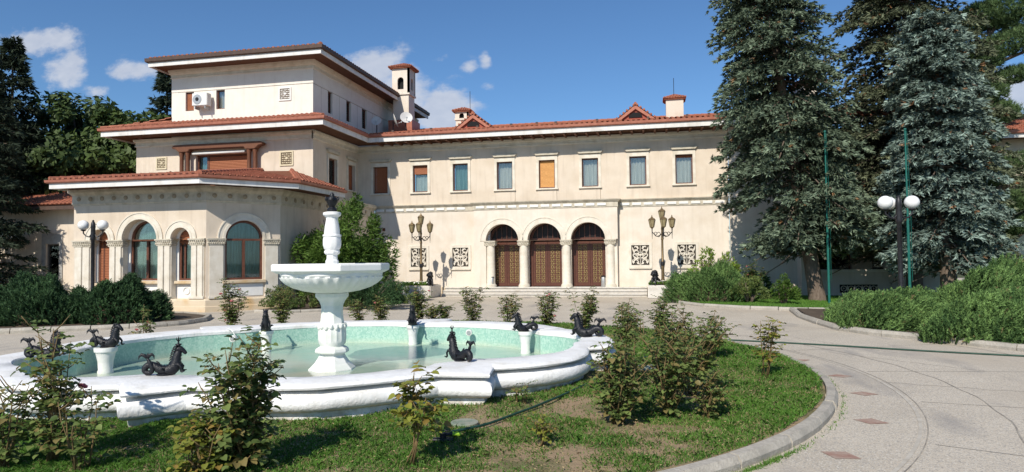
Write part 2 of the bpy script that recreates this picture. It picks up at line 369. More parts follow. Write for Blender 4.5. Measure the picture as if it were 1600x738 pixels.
def wall_mesh(name, L, z0, z1, ops, m, depth=.35, th=.35, x_start=0.0, ends=True):
    mb = MB()
    def q(x0, x1, za, zb): mb.add([(x0, 0, za), (x1, 0, za), (x1, 0, zb), (x0, 0, zb)], [(0, 1, 2, 3)])
    x = x_start
    for (a, b, zb, zt, arched) in sorted(ops):
        if a > x + 1e-6: q(x, a, z0, z1)
        if zb > z0 + 1e-6: q(a, b, z0, zb)
        if arched:
            r = (b - a) / 2; c = (a + b) / 2; n = 20
            P = [(c - r * math.cos(math.pi * i / n), zt + r * math.sin(math.pi * i / n)) for i in range(n + 1)]
            for i in range(n):
                mb.add([(P[i][0], 0, P[i][1]), (P[i + 1][0], 0, P[i + 1][1]), (P[i + 1][0], 0, z1), (P[i][0], 0, z1)], [(0, 1, 2, 3)])
                mb.add([(P[i][0], 0, P[i][1]), (P[i][0], depth, P[i][1]), (P[i + 1][0], depth, P[i + 1][1]), (P[i + 1][0], 0, P[i + 1][1])], [(0, 1, 2, 3)])
        else:
            q(a, b, zt, z1); mb.add([(a, 0, zt), (a, depth, zt), (b, depth, zt), (b, 0, zt)], [(0, 1, 2, 3)])
        mb.add([(a, 0, zb), (b, 0, zb), (b, depth, zb), (a, depth, zb)], [(0, 1, 2, 3)])
        mb.add([(a, 0, zb), (a, depth, zb), (a, depth, zt), (a, 0, zt)], [(0, 1, 2, 3)])
        mb.add([(b, 0, zb), (b, 0, zt), (b, depth, zt), (b, depth, zb)], [(0, 1, 2, 3)])
        x = b
    if x < L - 1e-6: q(x, L, z0, z1)
    if ends:
        mb.add([(x_start, 0, z1), (L, 0, z1), (L, th, z1), (x_start, th, z1)], [(0, 1, 2, 3)])
        e_ = .004
        mb.add([(x_start + e_, 0, z0), (x_start + e_, 0, z1), (x_start + e_, th, z1), (x_start + e_, th, z0)], [(0, 1, 2, 3)])
        mb.add([(L - e_, 0, z0), (L - e_, th, z0), (L - e_, th, z1), (L - e_, 0, z1)], [(0, 1, 2, 3)])
    return mb.mesh(name, m, recalc=False)

_mc = {}
def cached(key, fn):
    if key not in _mc: _mc[key] = fn()
    return _mc[key]

def slats_mesh(w, h, m, pitch=.06):
    mb = MB(); n = max(2, int(h / pitch))
    for i in range(n):
        z = i * h / n; t = h / n
        mb.add([(-w / 2, .0, z), (w / 2, .0, z), (w / 2, -.016, z + t * .3), (-w / 2, -.016, z + t * .3), (w / 2, -.003, z + t * .97), (-w / 2, -.003, z + t * .97), (w / 2, .01, z + t), (-w / 2, .01, z + t)],
               [(0, 1, 2, 3), (3, 2, 4, 5), (5, 4, 6, 7)])
    return mb.mesh('shutter_slats', m, recalc=False)
def curtain_mesh(w, h, m):
    mb = MB(); n = max(12, int(w / .035)); vs = []
    for i in range(n + 1):
        x = -w / 2 + w * i / n; y = .03 * math.sin(i * 1.25) + .012 * math.sin(i * .37)
        vs += [(x, y, 0), (x, y, h)]
    mb.add(vs, [(2 * i, 2 * i + 2, 2 * i + 3, 2 * i + 1) for i in range(n)])
    return mb.mesh('curtain', m, smooth=True, recalc=False)
def rect_frame(w, h, t, d, mull=0, trans=None):
    mb = MB()
    mb.box(-w / 2, -w / 2 + t, -d / 2, d / 2, 0, h).box(w / 2 - t, w / 2, -d / 2, d / 2, 0, h)
    mb.box(-w / 2 + t, w / 2 - t, -d / 2, d / 2, 0, t).box(-w / 2 + t, w / 2 - t, -d / 2, d / 2, h - t, h)
    for k in range(mull):
        x = -w / 2 + w * (k + 1) / (mull + 1); mb.box(x - t * .6, x + t * .6, -d / 2 - .004, d / 2, t, h - t)
    return mb
def win(fr, x, z0, w, h, kind, y=.16, surround=True, lintel=True, lab=None):
    """part 'window' (its wooden frame) with surround, lintel, sill, pane, curtain or shutter"""
    o = fr.put('window', cached(('wf', w, h), lambda: rect_frame(w, h, .055, .07).mesh('window_frame', FRAMEW)), x, y, z0, label=lab)
    if surround:
        def sm():
            mb = MB(); t = .135
            mb.box(-w / 2 - t, -w / 2, -.04 - y, .0 - y + .02, -.02, h + .2).box(w / 2, w / 2 + t, -.04 - y, .0 - y + .02, -.02, h + .2).box(-w / 2, w / 2, -.04 - y, .0 - y + .02, h, h + .2)
            return mb.mesh('surround', TRIM)
        part('surround', cached(('ws', w, h, y), sm), o)
        part('sill', cached(('wl', w, y), lambda: MB().box(-w / 2 - .17, w / 2 + .17, -.1 - y, -y + .16, -.085, -.02).mesh('sill', TRIM)), o)
    if lintel:
        def lm():
            mb = MB(); W2 = w / 2 + .2
            mb.prism([(-W2 + .06, 0), (W2 - .06, 0), (W2, .07), (W2 + .03, .1), (W2 + .03, .155), (-W2 - .03, .155), (-W2 - .03, .1), (-W2, .07)], -.13 - y, -y + .01)
            return mb.mesh('lintel', BAND)
        part('lintel', cached(('wli', w, y), lm), o, (0, 0, h + .25))
    def shut(zz, hh, m=SHUT): part('shutter', cached(('sh', w, hh, m.name), lambda: slats_mesh(w - .1, hh, m)), o, (0, -.02, zz), kind='stuff')
    def cur(m): part('curtain', cached(('cu', w, h, m.name), lambda: curtain_mesh(w - .1, h - .1, m)), o, (0, .14, .05))
    def pane(hh, m=GLASS): part('pane', cached(('pa', w, hh, m.name), lambda: MB().box(-w / 2 + .05, w / 2 - .05, 0, .012, .05, hh - .05).mesh('pane', m)), o, (0, .01, 0))
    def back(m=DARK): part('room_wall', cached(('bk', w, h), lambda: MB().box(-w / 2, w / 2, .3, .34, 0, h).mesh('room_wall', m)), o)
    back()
    if kind == 'shut': shut(.05, h - .1)
    elif kind == 'gold': shut(.05, h - .1, SHUTG)
    elif kind == 'half': shut(h * .67, h * .33 - .05); cur(CPALE); pane(h * .68)
    elif kind == 'top': shut(h * .9, h * .1 - .05); cur(CPALE); pane(h, GLASSR)
    elif kind == 'teal': cur(CTEAL); pane(h)
    elif kind == 'pale': cur(CPALE); pane(h, GLASSR)
    elif kind == 'dark': pane(h)
    return o

def tiles(name, quad, root, m=TILE, du=.25, dv=.36):
    """clay pan tiles on a planar slope; quad = eave-left, eave-right, top-right, top-left"""
    e0, e1, t1, t0 = [np.array(p, float) for p in quad]
    U = (e1 - e0); W = np.linalg.norm(U); U = U / W
    Vv = (t0 - e0) - ((t0 - e0) @ U) * U; H = np.linalg.norm(Vv); Vv = Vv / H; Nn = np.cross(U, Vv)
    if Nn[2] < 0: Nn = -Nn
    a0 = (t0 - e0) @ U; a1 = (t1 - e0) @ U
    F = []; nc = int(W / du)
    prof = [(-.5, 0.0), (-.28, .055), (0, .075), (.28, .055), (.5, 0.0)]
    for i in range(nc):
        u = (i + .5) * W / nc
        for j in range(int(math.ceil(H / dv))):
            v0 = j * dv; v1 = min(v0 + dv, H)
            lo = a0 * (v0 + v1) / 2 / H; hi = W + (a1 - W) * (v0 + v1) / 2 / H
            if u < lo or u > hi: continue
            r = rng.uniform(-.006, .006); q = rng.uniform(-.012, .012)
            c0 = e0 + U * u + Vv * v0 + Nn * (.035 + r); c1 = e0 + U * (u + q) + Vv * (v1 + .02) + Nn * (.0 + r)
            s = W / nc
            for k in range(4):
                x0, h0 = prof[k]; x1, h1 = prof[k + 1]
                F.append((c0 + U * x0 * s + Nn * h0, c0 + U * x1 * s + Nn * h1, c1 + U * x1 * s * .86 + Nn * h1 * .86, c1 + U * x0 * s * .86 + Nn * h0 * .86))
                if k in (1, 2): F.append((c0 + U * x0 * s, c0 + U * x1 * s, c0 + U * x1 * s + Nn * h1, c0 + U * x0 * s + Nn * h0))
    L = np.array(root.location) if root else np.zeros(3)
    V = np.array(F) - L
    o = part(name, quads(name, V, m), root, kind='stuff')
    mb = MB().add([p - L - np.array([0, 0, .01]) for p in (e0, e1, t1, t0)], [(0, 1, 2, 3)])
    part('roof_deck', mb.mesh('roof_deck', TILEB, recalc=False), root)
    return o
def ridge(root, a, b, r=.1):
    a = Vector(a); b = Vector(b); L = root.location; n = max(1, int((b - a).length / .38)); mb = MB()
    for i in range(n):
        p = a.lerp(b, i / n); q = a.lerp(b, (i + 1.08) / n); mb.tube([p - L, q - L], [r * 1.12, r * .9], 8)
    part('ridge_tiles', mb.mesh('ridge_tiles', TILE, smooth=False), root, kind='stuff')
def eaves(root, path, zb, over, fas=.24, gut=COPPER, inner=None, closed=False, soffit_drop=0.0, gut_h=.16, fin=.06):
    """fascia board, gutter and soffit along an eave path (path = the fascia's outer face)"""
    L = root.location; P = [(p[0] - L.x, p[1] - L.y) for p in path]
    part('fascia', sweep(MB(), P, [(0, zb), (0, zb + fas), (-fin, zb + fas), (-fin, zb)], closed).mesh('fascia', WHITE), root)
    g = zb + fas
    part('gutter', sweep(MB(), P, [(.0, g + .003), (.07, g + .005), (.11, g + .04), (.12, g + gut_h), (.09, g + gut_h), (.04, g + .06), (-.05, g + .05)], closed).mesh('gutter', gut, smooth='auto'), root)
    part('soffit', sweep(MB(), P, [(-fin - .003, zb + .06), (-over, zb + .06 + soffit_drop), (-over, zb + .1 + soffit_drop), (-fin - .003, zb + .1)], closed).mesh('soffit', SOFF), root)

def column_mesh(r, h):
    return MB().lathe([(r * 1.3, 0), (r * 1.3, .07), (r * 1.18, .09), (r * 1.22, .12), (r * 1.05, .16), (r, .2), (r * .97, h * .6), (r * .93, h)], 20).mesh('column', TRIM, smooth='auto')
def capital_mesh(w, d, h, m=None):
    """a carved block: stepped, with knobbly leaf work round it"""
    mb = MB()
    mb.box(-w / 2, w / 2, -d / 2, d / 2, h * .78, h)
    mb.box(-w / 2 + .05, w / 2 - .05, -d / 2 + .05, d / 2 - .05, 0, h * .78)
    k = random.Random(4)
    n = max(4, int(w / .085))
    for row in range(2):
        for i in range(n):
            x = -w / 2 + .035 + (w - .07) * (i + .5 * row) / max(1, n - .5); r = k.uniform(.032, .048)
            mb.ball((x, -d / 2 + .045, h * (.3 + .32 * row)), (r, r * .9, r * 1.1), 6, 5)
        for i in range(max(3, int(d / .085))):
            y = -d / 2 + .06 + (d - .1) * i / max(1, int(d / .085) - 1); r = k.uniform(.032, .046)
            for sx in (-1, 1): mb.ball((sx * (w / 2 - .045), y, h * (.3 + .32 * row)), (r * .9, r, r * 1.1), 6, 5)
    return mb.mesh('capital', m or BAND)

def grille_mesh(w, h, seed=1):
    """pierced stone screen: slab ring, scrolls and leaves in front of a dark recess"""
    mb = MB(); t = .03
    for (a, b) in ((-1, 1),):
        for mir in (-1, 1):
            for (cx, cz, r, a0, a1) in ((.24, .16, .12, -.5, 4.2), (.24, .38, .10, 1.4, 6.4), (.22, .62, .13, -1.2, 3.6), (.24, .85, .10, .5, 5.4), (.0, .27, .10, 0, 3.1), (.0, .72, .11, 3.1, 6.3), (.30, .5, .1, -1.5, 3.8)):
                mb.arch(mir * cx * w, cz * h, r * w - .022, r * w + .024, -.03, .03, 12, a0 if mir > 0 else math.pi - a1, a1 if mir > 0 else math.pi - a0)
            for (x0, z0, x1, z1, ww) in ((.02, .02, .22, .16, .03), (.1, .28, .4, .45, .026), (.02, .5, .22, .62, .03), (.06, .82, .3, .98, .026), (.38, .04, .46, .3, .026), (.36, .6, .46, .96, .024), (.02, .4, .3, .3, .022)):
                p = Vector((mir * x0 * w, z0 * h)); q = Vector((mir * x1 * w, z1 * h)); d = (q - p).normalized(); nn = Vector((-d.y, d.x)) * ww * 1.5
                mb.prism([tuple(p), tuple((p + q) / 2 + nn), tuple(q), tuple((p + q) / 2 - nn)], -.025, .025)
            for (x, z, r) in ((.12, .5, .05), (.36, .26, .04), (.36, .74, .045), (.15, .92, .04), (.14, .07, .04), (.4, .5, .03)):
                mb.ball((mir * x * w, 0, z * h), (r * w * 1.1, .025, r * h * .9), 7, 5)
        mb.box(-.012, .012, -.02, .02, 0, h)
        mb.ball((0, 0, h * .5), (.07 * w, .03, .06 * h), 8, 6)
    return mb.mesh('scrollwork', TRIM)
def grille(fr, x, z0, w, h, wf=None):
    o = fr.put('stone_grille', cached(('gr', w, h), lambda: MB().box(-w / 2 - .14, -w / 2, -.045, .06, -.14, h + .14).box(w / 2, w / 2 + .14, -.045, .06, -.14, h + .14).box(-w / 2, w / 2, -.045, .06, -.14, 0).box(-w / 2, w / 2, -.045, .06, h, h + .14).mesh('stone_grille', TRIM)), x, 0, z0)
    part('scrollwork', cached(('grs', w, h), lambda: grille_mesh(w, h)), o, (0, .01, 0))
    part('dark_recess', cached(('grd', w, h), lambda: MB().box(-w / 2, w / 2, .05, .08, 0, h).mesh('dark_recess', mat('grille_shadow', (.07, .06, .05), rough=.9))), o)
    part('sill', cached(('grl', w), lambda: MB().box(-w / 2 - .12, w / 2 + .12, -.09, .0, -.18, -.145).mesh('sill', TRIM)), o)
    return o
def relief(fr, x, z, s, m=TRIM):
    """small square carved plaque"""
    o = fr.put('carved_plaque', cached(('cp', s, m.name), lambda: MB().box(-s / 2, -s / 2 + .07, -.045, .01, -s / 2, s / 2).box(s / 2 - .07, s / 2, -.045, .01, -s / 2, s / 2).box(-s / 2 + .07, s / 2 - .07, -.045, .01, -s / 2, -s / 2 + .07).box(-s / 2 + .07, s / 2 - .07, -.045, .01, s / 2 - .07, s / 2).mesh('carved_plaque', m)), x, 0, z)
    def orn():
        mb = MB(); k = random.Random(9)
        for i in range(5):
            for j in range(5):
                xx = (i - 2) * s * .145; zz = (j - 2) * s * .145
                if (i + j) % 2 == 0: mb.ball((xx, -.012, zz), (.05, .02, .032), 6, 4)
                else: mb.arch(xx, zz - .02, .018, .04, -.035, .0, 6, 0, math.pi)
        mb.ball((0, -.02, 0), (.075, .03, .065), 8, 5)
        return mb.mesh('ornament', m)
    part('ornament', cached(('cpo', s, m.name), orn), o)
    part('dark_recess', cached(('cpd', s), lambda: MB().box(-s / 2 + .07, s / 2 - .07, -.004, .01, -s / 2 + .07, s / 2 - .07).mesh('dark_recess', mat('plaque_ground', (.16, .12, .08), rough=.9))), o)

def chimney(root, x, y, z0, w, h, opening=True, label=None, cap_over=.14):
    """square plastered shaft with a hipped tile cap"""
    L = root.location; s = part('chimney', None, root)
    bpy.data.objects.remove(s)
    mb = MB(); hw = w / 2
    if opening:
        hs = h * .52
        mb.box(-hw * .86, hw * .86, -hw * .86, hw * .86, 0, hs).box(-hw, hw, -hw, hw, hs, hs + .1)
        ow = w * .17; ob = hs + h * .1; ot = hs + h * .26
        # belvedere stage: four faces each with an arched opening
        for a in range(4):
            sub = MB(); n = 10; zt = h
            sub.box(-hw * .94, -ow, -hw * .94, -hw * .74, hs + .1, zt).box(ow, hw * .94 - .002 * a, -hw * .94, -hw * .74, hs + .1, zt).box(-ow, ow, -hw * .94, -hw * .74, hs + .1, ob)
            P = [(-ow * math.cos(math.pi * i / n), ot + ow * math.sin(math.pi * i / n)) for i in range(n + 1)]
            for i in range(n): sub.prism([P[i], P[i + 1], (P[i + 1][0], zt), (P[i][0], zt)], -hw * .94, -hw * .74)
            c, q = math.cos(a * math.pi / 2), math.sin(a * math.pi / 2)
            mb.add([(c * v[0] - q * v[1], q * v[0] + c * v[1], v[2]) for v in sub.v], sub.f)
    else: mb.box(-hw, hw, -hw, hw, 0, h)
    o = part('chimney', mb.mesh('chimney', PLW), root, (x - L.x, y - L.y, z0 - L.z), 0, label=label)
    if opening: part('dark_flue', MB().box(-hw * .5, hw * .5, -hw * .5, hw * .5, h * .5, h * .98).mesh('dark_flue', DARK), o)
    c = hw + cap_over
    cp = MB().box(-c + .05, c - .05, -c + .05, c - .05, h, h + .06).add([(-c, -c, h + .06), (c, -c, h + .06), (c, c, h + .06), (-c, c, h + .06), (0, 0, h + .06 + w * .3)], [(0, 1, 4), (1, 2, 4), (2, 3, 4), (3, 0, 4), (3, 2, 1, 0)])
    for a in range(4):
        for k in range(int(2 * c / .14)):
            t = -c + .07 + k * .14; m_ = 1 - abs(t) / c
            p0 = Vector((t, -c, h + .09)); p1 = Vector((t, -c + m_ * c, h + .09 + m_ * w * .3))
            ca, sa = math.cos(a * math.pi / 2), math.sin(a * math.pi / 2)
            cp.tube([(ca * p.x - sa * p.y, sa * p.x + ca * p.y, p.z) for p in (p0, p1)], .05, 6)
    part('chimney_cap', cp.mesh('chimney_cap', TILE), o)
    return o

# ------------------------------------------------------------------ the mansion
mansion = thing('mansion', 'long cream two-storey mansion with arched portico, square upper tower and red clay roofs', 'building', (-7, 34.1, 0))
MX = mansion
wing = Fr(mansion, -15.9, 34.1)            # x = worldX + 15.9
def WX(x): return x + 15.9
# lower wall of the wing, behind the portico: solid with ground-floor window behind the bush
lw = [(WX(-15.1), WX(-14.2), 1.3, 2.75, False)]
for cx in (-10.06, -12.4, -.66, 1.6): lw.append((WX(cx) - .44, WX(cx) + .44, 1.53, 2.53, False))
lw += [(WX(-8.75), WX(-2.1), 0.2, 4.0, False)]
wing.put('wall', wall_mesh('wall', WX(3.65), 0, 4.5, lw, PLW, .1))
WINX = [(-14.58, 'shut', 'window closed by a brown slatted shutter'), (-12.29, 'half', 'window with its brown shutter a third down'), (-10.03, 'teal', 'window with a teal curtain'),
        (-7.61, 'pale', 'window with a pale curtain'), (-5.36, 'gold', 'window closed by a golden brown shutter'), (-3.12, 'pale', 'window with a pale curtain'), (-.71, 'pale', 'window with a pale curtain'), (1.55, 'top', 'window with a pale curtain and a raised shutter')]
wing.put('wall', wall_mesh('wall', WX(3.65), 4.8, 8.17, [(WX(x) - .42, WX(x) + .42, 5.57, 7.03, False) for x, _, _ in WINX], PLU, .3))
for x, k, lab in WINX: win(wing, WX(x), 5.57, .84, 1.46, k, lab=lab)
win(wing, WX(-14.65), 1.3, .9, 1.45, 'gold', lintel=False)
for cx in (-10.06, -12.4, -.66, 1.6): grille(wing, WX(cx), 1.53, .88, 1.0)
# shallow plaster panels under four of the windows with a joint line
for x in (-7.61, -5.36, -3.12):
    wing.put('apron_panel', cached('apron', lambda: MB().box(-.5, .5, -.012, .01, 0, .54).mesh('apron_panel', PLU)), WX(x), 0, 4.88)
# band between the storeys, on the wall and wrapped round the portico
PX0, PX1, PY = -9.2, -1.75, 33.68
Lm = mansion.location
bandprof = [(-.1, 4.47), (.02, 4.47), (.035, 4.5), (.035, 4.73), (.09, 4.76), (.11, 4.80), (.15, 4.82), (.17, 4.87), (-.1, 4.895)]
def rel(pts): return [(p[0] - Lm.x, p[1] - Lm.y) for p in pts]
part('cornice_band', sweep(MB(), rel([(-14.9, 34.1), (PX0, 34.1), (PX0, PY), (PX1, PY), (PX1, 34.1), (3.65, 34.1)]), bandprof).mesh('cornice_band', BAND), mansion)
def plaque_mesh(): return MB().box(-.22, .22, -.075, 0, 0, .13).mesh('frieze_plaque', PANEL, bevel=.01)
x = -14.6
while x < 3.5:
    yy = PY if PX0 + .2 < x < PX1 - .2 else 34.1
    if not (abs(x - PX0) < .25 or abs(x - PX1) < .25): part('frieze_plaque', cached('plq', plaque_mesh), mansion, (x - Lm.x, yy - Lm.y, 4.55))
    x += .575
# upper moulding beneath the soffit
part('wall_moulding', sweep(MB(), rel([(-15.9, 29.1), (-15.9, 34.1), (3.65, 34.1)]), [(-.05, 7.78), (.05, 7.80), (.06, 7.86), (.03, 7.88), (.03, 8.0), (.11, 8.06), (.12, 8.17), (-.05, 8.17)]).mesh('wall_moulding', TRIM), mansion)
# portico
port = Fr(mansion, PX0, PY)
def QX(x): return x - PX0
ARC = [(-7.69, .865), (-5.475, .865), (-3.24, .865)]
port.put('portico_wall', wall_mesh('portico_wall', QX(PX1), 2.86, 4.5, [(QX(c) - r, QX(c) + r, 2.86, 2.861, True) for c, r in ARC], PLW, .42, .42))
mb = MB().box(QX(PX0), QX(-8.55), 0, .42, .45, 2.86)
port.put('portico_pier', mb.mesh('portico_pier', PLW))
port.put('portico_pier', MB().box(QX(-2.375), QX(PX1) - .03, .12, .42, .45, 2.86).mesh('portico_pier', PLW))
port.put('portico_pier', MB().box(QX(-6.825), QX(-6.34), .26, .42, .45, 2.86).mesh('portico_pier', PLW))
port.put('portico_pier', MB().box(QX(-4.61), QX(-4.105), .26, .42, .45, 2.86).mesh('portico_pier', PLW))
for c, r in ARC:
    port.put('archivolt', cached('avp', lambda: MB().arch(0, 0, .865, .96, -.05, .06, 26).arch(0, 0, .96, 1.13, -.03, .03, 26).arch(0, 0, 1.13, 1.17, -.05, .03, 26).mesh('archivolt', TRIM)), QX(c), 0, 2.86)
for cx in (-8.35, -6.58, -4.36, -2.13):
    port.put('column', cached('colp', lambda: column_mesh(.235, 2.15)), QX(cx), .2, .45)
    port.put('capital', cached('capp', lambda: capital_mesh(.62, .54, .27)), QX(cx), .2, 2.59)
# doors
door_y = 34.36
dfr = Fr(mansion, 0, door_y)
def door_leaf():
    mb = MB(); w, h = .76, 2.3
    mb.box(0, w, 0, .06, 0, h)
    mb.box(.0, .1, -.025, 0, 0, h).box(w - .1, w, -.025, 0, 0, h).box(.1, w - .1, -.025, 0, 0, .14).box(.1, w - .1, -.025, 0, h - .12, h)
    return mb.mesh('door_leaf', DOORW, bevel=.006)
def door_gold():
    mb = MB(); nx, nz = 2, 10
    for j in range(nz):
        for i in range(nx):
            x = .1 + .56 * (i + .5) / nx; z = .2 + (2.14 - .2) * (j + .5) / nz
            mb.ball((x, -.02, z), (.036, .03, .04), 8, 5)
            for sx in (-1, 1): mb.ball((x + sx * .075, -.015, z), (.018, .015, .03), 6, 4)
            for q in range(4):
                a = q * math.pi / 2 + .785; mb.ball((x + .09 * math.cos(a), -.012, z + .095 * math.sin(a)), (.016, .012, .016), 6, 4)
    for j in range(nz + 1):
        z = .2 + 1.94 * j / nz; mb.box(.14, .62, -.01, 0, z - .005, z + .005)
    return mb.mesh('gilt_ornament', GOLD)
for c in (-7.58, -5.4, -3.2):
    d = dfr.put('door', MB().box(-.92, -.77, -.05, .12, 0, 2.4).box(.77, .92, -.05, .12, 0, 2.4).box(-.92, .92, -.05, .12, 2.4, 2.52).mesh('door', DOORW), c, 0, .45)
    for sx in (-1, 1):
        l = part('door_leaf', cached('dleaf', door_leaf), d, (-.765 if sx < 0 else .005, 0, .03))
        part('gilt_ornament', cached('dgold', door_gold), d, (-.765 if sx < 0 else .005, 0, .03), kind='stuff')
    def fan():
        mb = MB()
        mb.arch(0, 0, .80, .93, -.04, .1, 24)
        for k in range(5):
            x = -.54 + .27 * k; mb.box(x - .018, x + .018, -.03, .02, 0, math.sqrt(max(.01, .81 ** 2 - x * x)))
        return mb.mesh('fanlight_bars', DOORW)
    part('fanlight_bars', cached('fan', fan), d, (0, 0, 2.45))
    def fang():
        n = 20; P = [(.82 * math.cos(math.pi * i / n), .82 * math.sin(math.pi * i / n)) for i in range(n + 1)]
        return MB().prism(P, .03, .045).mesh('fanlight_pane', mat('dark_glass', (.015, .010, .009), rough=.4, spec=.25))
    part('fanlight_pane', cached('fang', fang), d, (0, 0, 2.5))
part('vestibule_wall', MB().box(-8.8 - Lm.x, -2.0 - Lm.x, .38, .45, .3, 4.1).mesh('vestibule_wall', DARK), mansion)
for c in (-8.6, -6.49, -4.3, -2.22):
    part('door_jamb', MB().box(-.13, .13, 0, .5, .45, 4.05).mesh('door_jamb', PANEL), mansion, (c - Lm.x, 33.86 + .26 - Lm.y, 0))
# wall base moulding strip on the wing and small details
part('wall_base', sweep(MB(), rel([(-14.9, 34.1), (-9.2, 34.1)]), [(-.05, 0), (.05, 0), (.05, .42), (.0, .46), (-.05, .46)]).mesh('wall_base', BASE), mansion)
part('wall_base', sweep(MB(), rel([(-1.75, 34.1), (4.4, 34.1)]), [(-.05, 0), (.05, 0), (.05, .42), (.0, .46), (-.05, .46)]).mesh('wall_base', BASE), mansion)
part('wall_vent', MB().box(-.08, .08, -.03, 0, 0, .16).mesh('wall_vent', SOFF), mansion, (-14.4 - Lm.x, 34.09 - Lm.y, 3.5))
part('downpipe', MB().tube([(0, 0, .1), (0, 0, 7.9), (0, -.3, 8.25)], .05, 8).mesh('downpipe', WHITE, smooth=True), mansion, (3.72 - Lm.x, 34.0 - Lm.y, 0))
for (x, z0, z1) in ((-7.05, 4.9, 5.45), (-4.85, 4.9, 5.5), (-2.6, 4.9, 5.5)):
    part('wall_crack', MB().box(-.008, .008, -.004, 0, z0, z1).mesh('wall_crack', mat('crack', (.2, .15, .1))), mansion, (x - Lm.x, 34.098 - Lm.y, 0))
# steps
def step(name, x0, x1, y0, y1, z0, z1, lab=None):
    o = part(name, MB().box(x0 - Lm.x, x1 - Lm.x, y0 + .05 - Lm.y, y1 - Lm.y, z0, z1 - .05).mesh(name, mat('step_riser', (.44, .41, .36), (.52, .49, .44), 8, .8)), mansion)
    part('tread', MB().box(x0 - Lm.x, x1 - Lm.x, y0 - Lm.y, y1 - Lm.y, z1 - .05, z1).mesh('tread', MARBLE, bevel=.01), o)
    return o
step('step', -10.75, -.35, 32.88, 33.25, 0, .15); step('step', -10.75, -.35, 33.18, 33.55, .002, .3); step('platform', -10.75, -.35, 33.48, 34.35, .004, .45)
# eaves and roofs
TE = [(-26.85, 33.5), (-26.85, 28.0), (-14.8, 28.0), (-14.8, 32.98), (4.6, 32.98)]
TE = TE[::1]
# travel so that 'right' is outward: left side going south, front going east, side going north, wing going east
eaves(mansion, TE, 8.2, 1.05, soffit_drop=-.03)
def rafter_mesh(l=1.0): return MB().prism([(-.05, 0), (.05, 0), (.05, .12), (-.05, .12)], 0, l).mesh('rafter', WOOD)
x = -14.4
while x < 4.0:
    part('rafter', cached('raf', rafter_mesh), mansion, (x - Lm.x, 33.06 - Lm.y, 8.12)); x += .56
ZG = 8.2 + .24 + .14
tiles('roof_tiles', ((-14.75, 32.93, ZG), (4.7, 32.93, ZG), (4.7, 39.4, ZG + 1.4), (-15.9, 39.4, ZG + 1.4)), mansion)
ridge(mansion, (-15.9, 39.4, ZG + 1.45), (4.7, 39.4, ZG + 1.45))
part('roof_back', MB().add([(-15.9 - Lm.x, 39.4 - Lm.y, ZG + 1.4), (4.7 - Lm.x, 39.4 - Lm.y, ZG + 1.4), (4.7 - Lm.x, 46 - Lm.y, ZG - .1), (-15.9 - Lm.x, 46 - Lm.y, ZG - .1)], [(0, 1, 2, 3)]).mesh('roof_back', TILEB), mansion)
k_ = random.Random(3)
for i in range(12):
    xx = -13.5 + i * 1.5 + k_.uniform(-.3, .3); yy2 = 33.6 + (i % 3) * 1.4
    part('snow_guard', cached('sg', lambda: MB().box(-.06, .06, -.05, .05, 0, .12).mesh('snow_guard', DKGUT)), mansion, (xx - Lm.x, yy2 - Lm.y, ZG + .07 + (yy2 - 32.93) * .217))
# dormers
def dormer(cx):
    cy = 33.75; z0 = 8.83
    w, h = .93, .66
    o = part('dormer', MB().prism([(-w, 0), (w, 0), (0, h)], .02, .06).mesh('dormer', mat('dormer_red', (.33, .07, .04), rough=.6)), mansion, (cx - Lm.x, cy - Lm.y, z0))
    part('bargeboard', MB().prism([(-w - .06, -.03), (-w + .16, -.03), (0, h - .14), (w - .16, -.03), (w + .06, -.03), (0, h + .06)], -.1, .02).mesh('bargeboard', COPPER), o)
    n = 12; P = [(.34 * math.cos(math.pi * i / n), .1 + .26 * math.sin(math.pi * i / n)) for i in range(n + 1)]
    part('dormer_opening', MB().prism(P, -.02, .019).mesh('dormer_opening', DARK), o)
    L2 = 2.1
    mb = MB()
    for sx in (-1, 1):
        mb.add([(0, -.12, h + .1), (sx * (w + .08), -.12, .0), (sx * (w + .08), .3, .06), (0, L2, h + .1)], [(0, 1, 2, 3)])
        for k in range(6):
            t = (k + .5) / 6; x1 = sx * (w + .08) * (1 - t); zz = .02 + (h + .1) * t
            mb.tube([(x1, -.14, zz + .01), (x1, .3 + (L2 - .3) * t, zz + .03)], .055, 6)
    mb.tube([(0, -.16, h + .13), (0, L2, h + .13)], .075, 8)
    part('dormer_roof', mb.mesh('dormer_roof', TILE), o)
dormer(-9.2); dormer(-.77)
chimney(mansion, -14.72, 38, 10.1, 1.15, 3.35, True, cap_over=.17)
chimney(mansion, -10.5, 36.4, 9.3, .82, .95, True)
chimney(mansion, 1.22, 36.4, 9.1, .9, 1.15, False)
part('chimney_foot', MB().box(-.75, .75, -.7, .7, 0, .9).mesh('chimney_foot', COPPER), mansion, (-14.7 - Lm.x, 38 - Lm.y, 9.4))
part('lightning_rod', MB().tube([(0, 0, 0), (0, 0, 1.2)], .015, 5).mesh('lightning_rod', IRON), mansion, (-10.1 - Lm.x, 36.4 - Lm.y, 10.3))
part('lightning_rod', MB().tube([(0, 0, 0), (0, 0, 1.2)], .015, 5).mesh('lightning_rod', IRON), mansion, (1.2 - Lm.x, 36.4 - Lm.y, 10.3))

